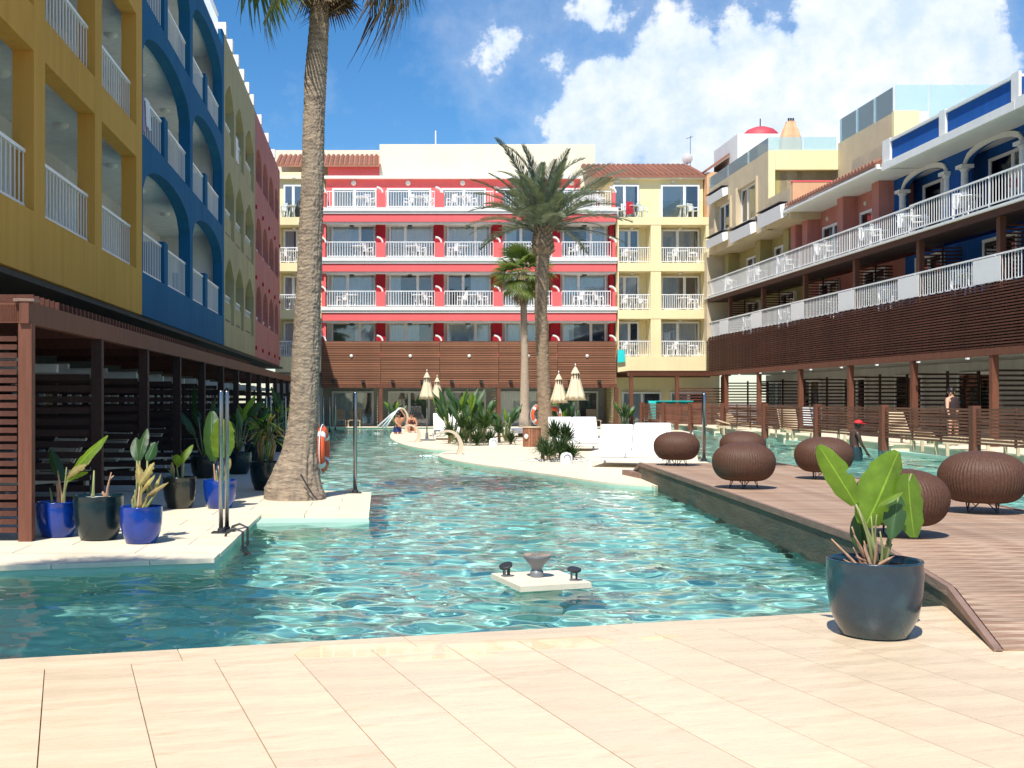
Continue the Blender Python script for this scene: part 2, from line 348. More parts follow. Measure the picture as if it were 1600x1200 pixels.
# ------------------------------------------------------------------ windows, railings, lamps (shared meshes)
_wc = {}
def window(parent, x, y, z, w, h, split=.5, face='window', curt=.6, rz=0, rightcurt=False):
    """frame proud of a wall lying in local plane y; panes and curtain are sub-parts"""
    key = (round(w, 2), round(h, 2), split, curt, rightcurt)
    if key not in _wc:
        f = MB(); t = .10
        f.box(-w/2, w/2, -.12, 0, 0, t); f.box(-w/2, w/2, -.12, 0, h-t, h)
        f.box(-w/2, -w/2+t, -.12, 0, t, h-t); f.box(w/2-t, w/2, -.12, 0, t, h-t)
        xs = -w/2+w*split; f.box(xs-t/2, xs+t/2, -.115, -.01, t, h-t)
        f.box(xs+t/2, xs+t/2+.05, -.10, -.05, t, h-t)
        fm = f.mesh('window', 'white_paint')
        rm = MB().box(-w/2+t, w/2-t, -.009, -.005, t, h-t).mesh('room', 'room')  # thin dark plate, coloured to stand for the unlit room behind the glass
        pa = []
        for a, b in ((-w/2+t, xs-t/2), (xs+t/2, w/2-t)):
            pa.append(MB().box(a, b, -.085, -.078, t, h-t).mesh('pane', 'pane'))
        cm = None
        if curt > 0:
            c = MB(); n = int(curt*w*14)+6; A = []; B = []
            x0 = (w/2-t-curt*(w-2*t)) if rightcurt else -w/2+t
            for i in range(n+1):
                xx = x0+curt*(w-2*t)*i/n; yy = -.04+.018*math.sin(i*2.1)
                A.append((xx, yy, t)); B.append((xx, yy, h-t))
            c.quadstrip(A, B); cm = c.mesh('curtain', 'curtain', True)
        _wc[key] = (fm, rm, pa, cm)
    fm, rm, pa, cm = _wc[key]
    o = put(face, fm, parent, (x, y, z), rz)
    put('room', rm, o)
    for p in pa: put('pane', p, o)
    if cm: put('curtain', cm, o)
    return o
_rc = {}
def rail_mesh(L, h, pitch=.11, bw=.02, m='white_paint', closed=True):
    key = (round(L, 2), h, pitch, bw, m)
    if key not in _rc:
        b = MB(); b.box(0, L, -.03, .03, h-.05, h); b.box(0, L, -.02, .02, .06, .10)
        n = max(2, round(L/pitch))
        for i in range(n+1):
            x = bw/2+(L-bw)*i/n; b.box(x-bw/2, x+bw/2, -bw/2, bw/2, .10 if 0 < i < n else 0, h-.05)
        _rc[key] = b.mesh('railing', m)
    return _rc[key]
LAMP = MB().lathe([(.001, -.10), (.08, -.09), (.13, -.05), (.145, 0)], 14).mesh('ceiling_lamp', 'lamp', True)
WLAMP = MB().lathe([(.001, .0), (.16, .0), (.15, .05), (.09, .09), (.001, .10)], 14).mesh('wall_lamp', 'lamp', True)
def roof_tiles(parent, x0, x1, y0, z0, y1, z1, pitch=.29):
    """columns of half-round tiles running up the slope (one mesh, one part each)"""
    L = math.hypot(y1-y0, z1-z0); b = MB(); n = max(2, int(L/.38))
    for k in range(n):
        t0, t1 = k/n, (k+1)/n
        for j in range(5):
            a0 = PI*j/5; a1 = PI*(j+1)/5; r0 = pitch*.36; r1 = pitch*.30
            def pt(a, r, t, dz): return (r*math.cos(a), (y1-y0)*t, (z1-z0)*t+r*math.sin(a)*1.1+dz)
            s = len(b.v); b.v += [pt(a0, r0, t0, .035), pt(a1, r0, t0, .035), pt(a1, r1, t1+.02, 0), pt(a0, r1, t1+.02, 0)]; b.f.append((s, s+1, s+2, s+3))
        s = len(b.v); b.v.append((0, (y1-y0)*t0, (z1-z0)*t0)); 
        for j in range(6): a = PI*j/5; b.v.append((pitch*.36*math.cos(a), (y1-y0)*t0, (z1-z0)*t0+.035+pitch*.36*math.sin(a)*1.1))
        for j in range(5): b.f.append((s, s+1+j, s+2+j))
    me = b.mesh('roof_tile', 'terracotta'); k = int((x1-x0)/pitch)
    for i in range(k): put('roof_tile', me, parent, (x0+pitch*(i+.5), y0, z0))
    bb = MB(); bb.hexa([(x0,y0,z0-.12),(x1,y0,z0-.12),(x0,y1,z1-.12),(x1,y1,z1-.12),(x0,y0,z0-.0),(x1,y0,z0-.0),(x0,y1,z1-.0),(x1,y1,z1-.0)])
    bb.build('roof', 'terracotta', parent)
# ------------------------------------------------------------------ ground, pool, terraces
struct(MB().box(-400, 400, -200, 900, -1.6, -1.5).build('ground', 'earth'))
pf = struct(MB().box(-14, 34, 2, 64, -1.35, -1.2).build('pool_floor', 'pool_floor')); pf.cycles.is_caustics_receiver = True

def water():
    ny, nx = 900, 520
    Y = 4.6*(63.3/4.6)**(np.linspace(0, 1, ny)); u = np.linspace(0, 1, nx)
    X = (-(.40*Y+1.6))[:, None] + ((.40*Y+1.6)+(.60*Y+2.5))[:, None]*u[None, :]
    X[:, 0] = -14; X[:, -1] = np.maximum(34, X[:, -1]+1)
    YY = np.repeat(Y[:, None], nx, 1); Z = np.zeros_like(X)
    r = np.random.RandomState(5)
    for i in range(90):
        a = r.uniform(0, 2*PI); k = 7.5+29*r.uniform(0, 1)**1.2; ph = r.uniform(0, 2*PI)
        if r.rand() < .45: a = PI/2+r.uniform(-.5, .5)
        fade = np.clip(1.8-YY*k/420, .10, 1)
        Z += .066/k**1.5*fade*np.sin(k*(math.cos(a)*X+math.sin(a)*YY)+ph)
    Z[:, 0] = 0; Z[:, -1] = 0
    v = np.stack([X, YY, Z-.085], -1).reshape(-1, 3)
    i = np.arange(nx-1)[None, :]+np.arange(ny-1)[:, None]*nx
    f = np.stack([i, i+1, i+nx+1, i+nx], -1).reshape(-1, 4)
    me = bpy.data.meshes.new('water'); me.vertices.add(len(v)); me.vertices.foreach_set('co', v.ravel().astype(np.float32))
    me.loops.add(f.size); me.polygons.add(len(f)); me.loops.foreach_set('vertex_index', f.ravel().astype(np.int32))
    me.polygons.foreach_set('loop_start', (np.arange(len(f))*4).astype(np.int32))
    me.polygons.foreach_set('use_smooth', np.ones(len(f), bool)); me.update(calc_edges=True)
    m = bpy.data.materials.new('pool_water'); m.use_nodes = True; b = m.node_tree.nodes['Principled BSDF']
    b.inputs['Base Color'].default_value = (.90, .985, .975, 1); b.inputs['Roughness'].default_value = 0
    b.inputs['Transmission Weight'].default_value = 1; b.inputs['IOR'].default_value = 1.333
    me.materials.append(m); o = struct(put('water', me)); o.cycles.is_caustics_caster = True
water()

ANG = math.radians(15.3); E1 = Vector((math.cos(ANG), math.sin(ANG), 0)); E2 = Vector((-math.sin(ANG), math.cos(ANG), 0)); A0 = Vector((-2.20, 6.65, 0))
RT = Matrix.Translation(A0) @ Matrix.Rotation(ANG, 4, 'Z')
def receiver(o): o.cycles.is_caustics_receiver = True; return o
def terrace():
    b = MB().box(-16, 30, -14, -.03, -1.19, -.022, RT); o = receiver(struct(b.build('terrace', 'pool_side')))
    struct(MB().box(-3.3, 6.5, -6.6, -.05, -.022, -.014, RT).build('grout_bed', 'grout'))
    for a, c, d, e in ((-16, -3.3, -14, -.0), (6.5, 30, -14, -.0), (-3.3, 6.5, -14, -6.6)):
        struct(MB().box(a, c, d, e, -.0215, 0, RT).build('paving', 'stone'))
    pitch, s0 = .47, 1.195-.47*9
    def tile(a, c, d, e):
        g = .0022+rnd.random()*.0014; gy = .0006; z = rnd.uniform(-.0009, .0004)
        w, h = c-a-2*g, e-d-2*gy
        ctr = RT @ Vector(((a+c)/2, (d+e)/2, 0))
        me = MB().box(-w/2, w/2, -h/2, h/2, -.0135, z).mesh('tile', 'stone')
        o = put('tile', me, None, ctr, ANG); struct(o); return o
    par = None
    # coping row
    s = s0-.18
    while s < 6.5:
        e = min(s+1.41, 6.5); tile(max(s, -3.3), e, -.31, .0); s += 1.41
    for i in range(22):
        a = s0+pitch*i; c = a+pitch
        if c <= -3.3 or a >= 6.5: continue
        a = max(a, -3.3); c = min(c, 6.5); t = -.31; L = [1.32, .65, 1.85, .9, 1.5][(i*3) % 5]
        while t > -6.6:
            d = max(t-L, -6.6); tile(a, c, d, t); t = d; L = 1.9
terrace()
# tiles belong to the terrace
_t = bpy.data.objects['terrace']
for o in list(COL.objects):
    if o.name.split('.')[0] in ('tile', 'grout_bed', 'paving'): o.parent = _t

def left_terrace():
    pts = [(-16, 6.95), (-1.57, 10.9), (-1.64, 14.36), (-.145, 14.5), (-.26, 18.8), (-1.35, 19.05), (-1.6, 24), (-2.9, 40), (-3.4, 56), (-3.4, 62.5), (-16, 62.5)]
    o = receiver(struct(MB().poly(pts, -1.19, -.045).build('left_terrace', 'pool_side')))
    # paving slabs with a coping that overhangs the pool
    def slab(p, n='tile', zt=0): 
        cx = sum(q[0] for q in p)/len(p); cy = sum(q[1] for q in p)/len(p)
        q2 = [((x-cx)*(1-.004/.5)+0, (y-cy)*(1-.004/.5)) for x, y in p]
        me = MB().poly(q2, -.044, zt).mesh('tile', 'stone_far'); put('tile', me, o, (cx, cy, 0))
    yf = lambda x: 6.95+(x+16)*(10.9-6.95)/14.43
    xs = [-9.6, -8.4, -7.2, -6.0, -4.8, -3.9, -3.0, -2.15, -1.57]
    for a, b in zip(xs[:-1], xs[1:]):
        slab([(a, yf(a)-.03), (b, yf(b)-.03), (b, yf(b)+.36), (a, yf(a)+.36)])
    k = 0; y = 11.25
    xr = lambda y: -1.57 if y < 14.4 else (-.16 if y < 18.7 else None)
    while y < 18.6:
        y2 = min(y+.62, 14.36 if y < 14.3 else 18.78)
        x = xr(y+.01)+.01; off = .6 if k % 2 else 1.2; first = True
        while x > -7.5:
            x2 = x-(off if not first else off*.7); first = False
            lo = max(y, 0)
            slab([(x2, lo), (x, lo), (x, y2), (x2, y2)]); x = x2; off = 1.2
        y = y2; k += 1
    # thin strip between the coping and the first course
    MB().poly([(-9.6, yf(-9.6)+.365), (-1.57, yf(-1.57)+.365), (-1.57, 11.245), (-9.6, 11.245)], -.044, -.002).build('paving', 'stone_far', o)
    MB().poly([(-7.5, 18.79), (-.25, 18.79), (-1.33, 19.05), (-1.58, 24), (-2.88, 40), (-3.38, 56), (-3.38, 62.4), (-7.5, 62.4)], -.044, -.001).build('paving', 'stone_far', o)
    MB().poly([(-16, 6.95), (-9.6, yf(-9.6)), (-9.6, 11.2), (-7.5, 11.25), (-7.5, 62.4), (-16, 62.4)], -.044, -.001).build('paving', 'stone_far', o)
left_terrace()

ISL = [(7.3,22.2),(7.9,28.7),(14.1,52),(14.8,58),(1.9,58.6),(.96,57.4),(.55,53),(.42,49.5),(.38,45),(.55,41),(.88,37.5),(1.3,35.4),(1.7,34.7),(2.4,34.45),(4.1,34.4),
       (4.1,34.25),(2.9,34.15),(2.2,33.75),(1.88,33.1),(1.66,32.1),(1.55,31),(1.60,29.8),(1.78,28.6),(2.12,27.2),(2.45,26.1),(2.8,25.1),(3.15,23.8),(3.5,22.7),(3.82,21.6),(4.2,20.7),(4.75,20.2),(4.95,20.1)]
def island():
    # smooth the outline a little
    p = [Vector(q) for q in ISL]
    out = []
    n = len(p)
    for i in range(n):
        if 4 <= i <= 13 or 16 <= i <= n-2:
            for t in (0, .25, .5, .75):
                a, b, c, d = p[i-1], p[i], p[(i+1) % n], p[(i+2) % n]
                out.append(.5*((2*b)+(-a+c)*t+(2*a-5*b+4*c-d)*t*t+(-a+3*b-3*c+d)*t**3))
        else: out.append(p[i])
    pts = [(q.x, q.y) for q in out]
    o = receiver(struct(MB().poly(pts, -1.19, -.035).build('island_terrace', 'pool_side')))
    MB().poly(pts, -.035, 0).build('paving', 'stone_far', o)
island()
def rX(Y): return 14.9+.0056*Y
def right_terrace():
    o = struct(thing('right_terrace', '', ''));
    for k in ('label', 'category'): del o[k]
    b = MB(); Y = 9.0
    b.hexa([(rX(9)+.0,9,-1.19),(40,9,-1.19),(rX(62.4),62.4,-1.19),(40,62.4,-1.19),(rX(9)+.0,9,-.02),(40,9,-.02),(rX(62.4),62.4,-.02),(40,62.4,-.02)])
    receiver(struct(b.build('retaining_base', 'pool_side', o)))
    b = MB(); b.hexa([(rX(9)+.55,9,-.02),(40,9,-.02),(rX(62.4)+.55,62.4,-.02),(40,62.4,-.02),(rX(9)+.55,9,.17),(40,9,.17),(rX(62.4)+.55,62.4,.17),(40,62.4,.17)])
    b.build('paving', 'stone_far', o)
    # saw-tooth bays along the water
    Y = 10.5
    while Y < 61:
        x0, x1 = rX(Y), rX(Y+4.6)
        MB().poly([(x0+.60, Y+.45), (x0-.05, Y+.45), (x1+.25, Y+4.45), (x1+.60, Y+4.45)][::-1], -1.0, .165).build('low_wall', 'stone_far', o)
        MB().poly([(x0+.62, Y+.38), (x0-.12, Y+.38), (x1+.2, Y+4.5), (x1+.62, Y+4.5)][::-1], .167, .20).build('coping', 'stone_far', o)
        Y += 4.6
right_terrace()
bt = struct(MB().box(-16, 40, 62.5, 76, -1.19, -.04).build('back_terrace', 'pool_side')); receiver(bt)
MB().box(-16, 40, 62.45, 76, -.04, -.001).build('paving', 'stone_far', bt)

# ------------------------------------------------------------------ boardwalk over the water
def boardwalk():
    k = .062; XL = lambda Y: k*Y+3.59; XR = lambda Y: k*Y+5.93; ZT = .29
    t = thing('boardwalk', 'weathered brown timber boardwalk with a ramp crossing the pool', 'boardwalk', (5.2, 9, 0)); OFF[t.name] = Vector((5.2, 9, 0))
    def zt(Y):
        if Y < 9.7: return max(.012, ZT-(9.7-Y)/2.85*(ZT-.012))
        if Y > 21.9: return max(.01, ZT-(Y-21.9)*.27)
        return ZT
    Y = 6.86; j = 0
    while Y < 23.0:
        w = .138; g = .0035; a, b = Y, Y+w-g
        dz = rnd.uniform(-.0006, .0006)
        xl0, xl1 = XL(a)-(.35*max(0, (8.3-a)/1.5)), XL(b)-(.35*max(0, (8.3-b)/1.5))
        cx, cy, cz = (XL(Y)+XR(Y))/2, (a+b)/2, (zt(a)+zt(b))/2+dz
        xr = 0 if Y > 21 else .25
        MBX = MB().hexa([(xl0-cx+.03,a-cy,zt(a)-.03-cz),(XR(a)+xr-cx,a-cy,zt(a)-.03-cz),(xl1-cx+.03,b-cy,zt(b)-.03-cz),(XR(b)+xr-cx,b-cy,zt(b)-.03-cz),
                         (xl0-cx+.03,a-cy,zt(a)-cz),(XR(a)+xr-cx,a-cy,zt(a)-cz),(xl1-cx+.03,b-cy,zt(b)-cz),(XR(b)+xr-cx,b-cy,zt(b)-cz)])
        MBX.build('plank', 'deck_wood', t, loc=(cx, cy, cz)); Y += w
    def side(X, s, n0, Ys):
        for a, b in zip(Ys[:-1], Ys[1:]):
            q = lambda Yy: X(Yy)-(.35*max(0, (8.3-Yy)/1.5) if s < 0 else -.25)
            for nm, m, z1, z0, th, o2 in (('edge_board', 'rim_wood', .012, -.055, .045, .012), ('side_board', 'side_wood', -.056, -.50, .04, 0)):
                za, zb = zt(a), zt(b); la, lb = (max(za+z0, -.25 if a > 8.2 else .002), max(zb+z0, -.25 if b > 8.2 else .002))
                ha, hb = max(za+z1, la+.004), max(zb+z1, lb+.004)
                xa, xb = q(a)+s*o2, q(b)+s*o2
                MB().hexa([(xa-th/2,a,la),(xa+th/2,a,la),(xb-th/2,b,lb),(xb+th/2,b,lb),(xa-th/2,a,ha),(xa+th/2,a,ha),(xb-th/2,b,hb),(xb+th/2,b,hb)]).build(nm, m, t)
    side(XL, -1, 0, [6.84, 8.25, 9.7, 12.7, 15.7, 18.8, 21.9, 23.0])
    side(XR, 1, 0, [6.84, 8.25, 9.7, 13.7, 17.7, 21.9, 23.0])
    for Y in (9.9, 13, 16, 19, 21.8):
        for X in (XL(Y)+.12, XR(Y)-.12): MB().box(X-.05, X+.05, Y-.05, Y+.05, -1.19, ZT-.03).build('pile', 'side_wood', t)
    # end cheek with a small iron handle
    MB().poly([(XL(22.2)-.16, 22.95), (XL(22.2)-.03, 21.5), (XL(22.2)-.0, 22.95)][::-1], .002, .10).build('end_wedge', 'rim_wood', t)
boardwalk()

# ------------------------------------------------------------------ left wing (seen in shade); local x = along, y = into the building
LTILT = PI/2+.0083
def lwing(name, label, cat, u0, grp=None):
    c, s = math.cos(LTILT), math.sin(LTILT)
    return thing(name, label, cat, (-4.7+c*u0, s*u0, 3.23), LTILT, grp, off=(u0, 0, 3.23))
FL = [4.12, 6.98, 9.84, 12.70]
def partition(t, u, z, m='white_in', d0=.32, d1=2.0, h=2.55): MB().box(u-.09, u+.09, d0, d1, z, z+h).build('partition_wall', m, t)
def shell(t, u0, u1, m, top, inner='white_in', zb=3.23):
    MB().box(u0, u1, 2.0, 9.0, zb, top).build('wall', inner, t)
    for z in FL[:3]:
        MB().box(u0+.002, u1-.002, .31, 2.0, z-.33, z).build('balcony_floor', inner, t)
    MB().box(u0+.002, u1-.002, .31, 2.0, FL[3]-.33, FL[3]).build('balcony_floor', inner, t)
def railpart(t, u, d, z, L, h=.86, pitch=.19, bw=.017):
    put('railing', rail_mesh(L, h, pitch, bw), t, (u, d, z))
def left_wing():
    # ochre block
    t = lwing('ochre_building', 'mustard yellow hotel block with square balcony openings and white railings', 'building', 10.9)
    G = 'ochre'; u0, u1 = 10.9, 23.62
    piers = [(10.9, 11.3), (12.6, 13.1), (16.05, 16.6), (19.6, 20.1), (23.05, 23.62)]
    for a, b in piers: MB().box(a, b, 0, .30, 3.23, 13.2).build('pier', G, t)
    op = [(11.3, 12.6), (13.1, 16.05), (16.6, 19.6), (20.1, 23.05)]
    for a, b in op:
        MB().box(a, b, .002, .298, 3.23, FL[0]).build('parapet_band', G, t)
        for z, zn in zip(FL[:3], FL[1:]): MB().box(a, b, .002, .298, z+2.24, zn).build('parapet_band', G, t)
        MB().box(a, b, .002, .298, FL[3], 13.2).build('parapet_band', G, t)
        for z in FL[:3]: railpart(t, a+.02, .14, z, b-a-.04)
        for z in FL[:3]: put('ceiling_lamp', LAMP, t, ((a+b)/2, 1.1, z+2.53))
    MB().box(10.9, 11.2, .3, 9.0, 3.23, 13.2).build('end_wall', G, t)
    shell(t, u0, u1, G, 13.1)
    # blue block
    t = lwing('blue_building', 'deep blue hotel block with wide arched balconies behind the palm', 'building', 23.62)
    t['label'] = 'deep blue hotel block with wide arched balconies beside the mustard block'
    G = 'blue_l'; u0, u1 = 23.62, 36.8
    for a, b in ((23.62, 23.72), (29.9, 30.35), (36.35, 36.8)): MB().box(a, b, 0, .30, 3.23, 13.2).build('pier', G, t)
    for a, b in ((23.72, 29.9), (30.35, 36.35)):
        MB().box(a, b, .002, .298, 3.23, FL[0]).build('parapet_band', G, t)
        for z, zn in zip(FL[:3], FL[1:]):
            mid, hw = (a+b)/2, (b-a)/2
            f = lambda x: z+1.70+.72*math.sqrt(max(0, 1-((x-mid)/hw)**2))
            MB().arch(a, b, .002, .298, f, zn, 18).build('arch', G, t)
            MB().box(mid-.36, mid+.10, .05, 1.0, z, z+1.0).build('divider_wall', G, t)
            railpart(t, a+.03, .14, z, mid-.36-a-.05, .92); railpart(t, mid+.12, .14, z, b-mid-.15, .92)
            for u in ((a+mid)/2, (b+mid)/2):
                put('ceiling_lamp', LAMP, t, (u, 1.0, z+2.53))
        railpart(t, a+.03, .14, FL[3], b-a-.06, .95)
    for z in FL[:3]: partition(t, 36.68, z)
    shell(t, u0, u1, G, 12.7)
    # sage block
    t = lwing('green_building', 'sage green hotel block with narrow pointed balcony openings', 'building', 36.8)
    G = 'green_l'; u0, u1 = 36.8, 46.6
    op = [(37.1, 39.5), (40.0, 42.5), (43.1, 46.1)]
    ed = [36.8]+[x for o in op for x in o]+[46.6]
    for i in range(0, len(ed), 2): MB().box(ed[i], ed[i+1], 0, .30, 3.23, 13.2).build('pier', G, t)
    for a, b in op:
        MB().box(a, b, .002, .298, 3.23, 4.0).build('parapet_band', G, t)
        for z, zn in zip(FL[:3], [x-.12 for x in FL[1:3]]+[13.2]):
            mid, hw = (a+b)/2, (b-a)/2
            f = lambda x: z+1.45+.62*(1-abs((x-mid)/hw)**1.35)
            MB().arch(a, b, .002, .298, f, zn, 10).build('arch', G, t)
            MB().box(a, b, .10, .22, z-.11, z+.60).build('infill_panel', G, t)
            railpart(t, a+.03, .16, z+.55, b-a-.06, .30)
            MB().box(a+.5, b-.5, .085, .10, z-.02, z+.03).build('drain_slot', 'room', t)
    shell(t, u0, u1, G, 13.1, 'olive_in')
    for i in range(6): MB().box(37.0+i*1.75, 37.35+i*1.75, -.03, .33, 13.2, 13.62).build('merlon', 'white', t)
    # pink block
    t = lwing('pink_building', 'dusty pink hotel block with round headed arches next to the sage block', 'building', 46.6)
    G = 'pink_l'; u0, u1 = 46.6, 59.2
    op = [(47.0, 49.5), (50.0, 52.5), (53.0, 55.6), (56.1, 58.3)]
    ed = [46.6]+[x for o in op for x in o]+[59.2]
    for i in range(0, len(ed), 2): MB().box(ed[i], ed[i+1], 0, .30, 3.23, 13.2).build('pier', G, t)
    for a, b in op:
        MB().box(a, b, .002, .298, 3.23, FL[0]+.62).build('parapet_band', G, t)
        for z, zn in zip(FL[:3], [FL[1]+.62, FL[2]+.62, 13.2]):
            mid, hw = (a+b)/2, (b-a)/2
            f = lambda x: z+1.25+.85*math.sqrt(max(0, 1-((x-mid)/hw)**2))
            MB().arch(a, b, .002, .298, f, zn, 12).build('arch', G, t)
            railpart(t, a+.03, .2, z+.60, b-a-.06, .28)
    for i, (a, b) in enumerate(zip(ed[0::2], ed[1::2])):
        for z in FL[:3]: MB().box((a+b)/2-.08, (a+b)/2+.08, -.06, -.001, z-.6, z-.45).build('spout', 'dark_red', t)
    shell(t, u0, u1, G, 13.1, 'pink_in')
    MB().box(59.0, 59.2, .3, 9, 3.23, 13.2).build('end_wall', G, t)
    for i in range(3): MB().box(49.0+i*3.4, 49.35+i*3.4, -.03, .33, 13.2, 13.62).build('merlon', 'white', t)
    # ground storey of the left wing
    t = lwing('ground_storey', 'dark recessed ground floor under the left hand hotel wing', 'building', 10.9)
    t['label'] = 'dark recessed ground floor behind the timber pergola'
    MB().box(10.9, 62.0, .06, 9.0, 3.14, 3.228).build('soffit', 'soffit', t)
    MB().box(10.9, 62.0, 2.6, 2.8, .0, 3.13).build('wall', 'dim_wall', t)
    u = 12.25
    while u < 61:
        # party walls with a stepped head between the garden rooms
        b = MB(); b.box(u-.08, u+.08, .35, 2.6, 1.93, 2.06); b.box(u-.08, u+.08, 1.0, 2.6, 2.061, 2.17); b.build('party_wall', 'white_in', t)
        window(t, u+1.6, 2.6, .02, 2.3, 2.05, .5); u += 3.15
left_wing()

# pergola along the left wing (posts at X about -3.75)
def slats(parent, x0, x1, z0, z1, y, pitch, th=.055, dep=.025, m='wood', axis='x', name='slat', skip=None):
    n = int((z1-z0)/pitch); L = x1-x0
    me = (MB().box(0, L, -dep/2, dep/2, 0, th) if axis == 'x' else MB().box(-dep/2, dep/2, 0, L, 0, th)).mesh('slat', m)
    for i in range(n+1):
        z = z0+pitch*i
        if z+th > z1+.01: break
        put(name, me, parent, (x0, y, z) if axis == 'x' else (y, x0, z))
def left_pergola():
    t = thing('timber_pergola', 'long dark brown timber pergola along the foot of the left wing', 'pergola', (-3.75, 12.2, 0), LTILT)
    # local x = along (+Y), local y = towards the building (-X)
    for i in range(16):
        u = i*3.15
        put('post', MB().box(-.065, .065, -.07, .07, 0, 2.3).mesh('post', 'wood_v' if i == 0 else 'wood_dark'), t, (u, 0, 0))  # first post lit; the others coloured darker for the shade
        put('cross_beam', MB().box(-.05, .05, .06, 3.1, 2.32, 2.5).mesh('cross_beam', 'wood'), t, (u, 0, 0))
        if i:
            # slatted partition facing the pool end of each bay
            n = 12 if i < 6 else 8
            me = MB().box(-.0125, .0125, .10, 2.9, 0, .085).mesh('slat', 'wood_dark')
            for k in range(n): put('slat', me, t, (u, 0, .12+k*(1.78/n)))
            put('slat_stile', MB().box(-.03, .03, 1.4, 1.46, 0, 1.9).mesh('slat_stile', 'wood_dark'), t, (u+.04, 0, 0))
    put('beam', MB().box(-.1, 47.5, -.05, .05, 2.30, 2.53).mesh('beam', 'wood_v'), t)
    put('front_beam', MB().box(-.05, .05, .051, 3.1, 2.31, 2.52).mesh('front_beam', 'wood_v'), t)
    me = MB().box(-.02, .02, -.04, 3.1, 2.535, 2.62).mesh('rafter', 'wood')
    for i in range(110): put('rafter', me, t, (.12+i*.20, 0, 0))
    # slatted side screen beside the first post, facing the camera
    me = MB().box(-.02, .02, .10, 2.9, 0, .055).mesh('slat', 'wood_lounger'); me = MB().box(-.02, .02, .10, 2.9, 0, .055).mesh('slat', 'wood')
    for k in range(24): put('slat', me, t, (0, 0, .09+k*.088))
    put('post_cap', MB().box(-.11, .11, -.11, .11, 2.531, 2.56).mesh('post_cap', 'rim_wood'), t)
left_pergola()
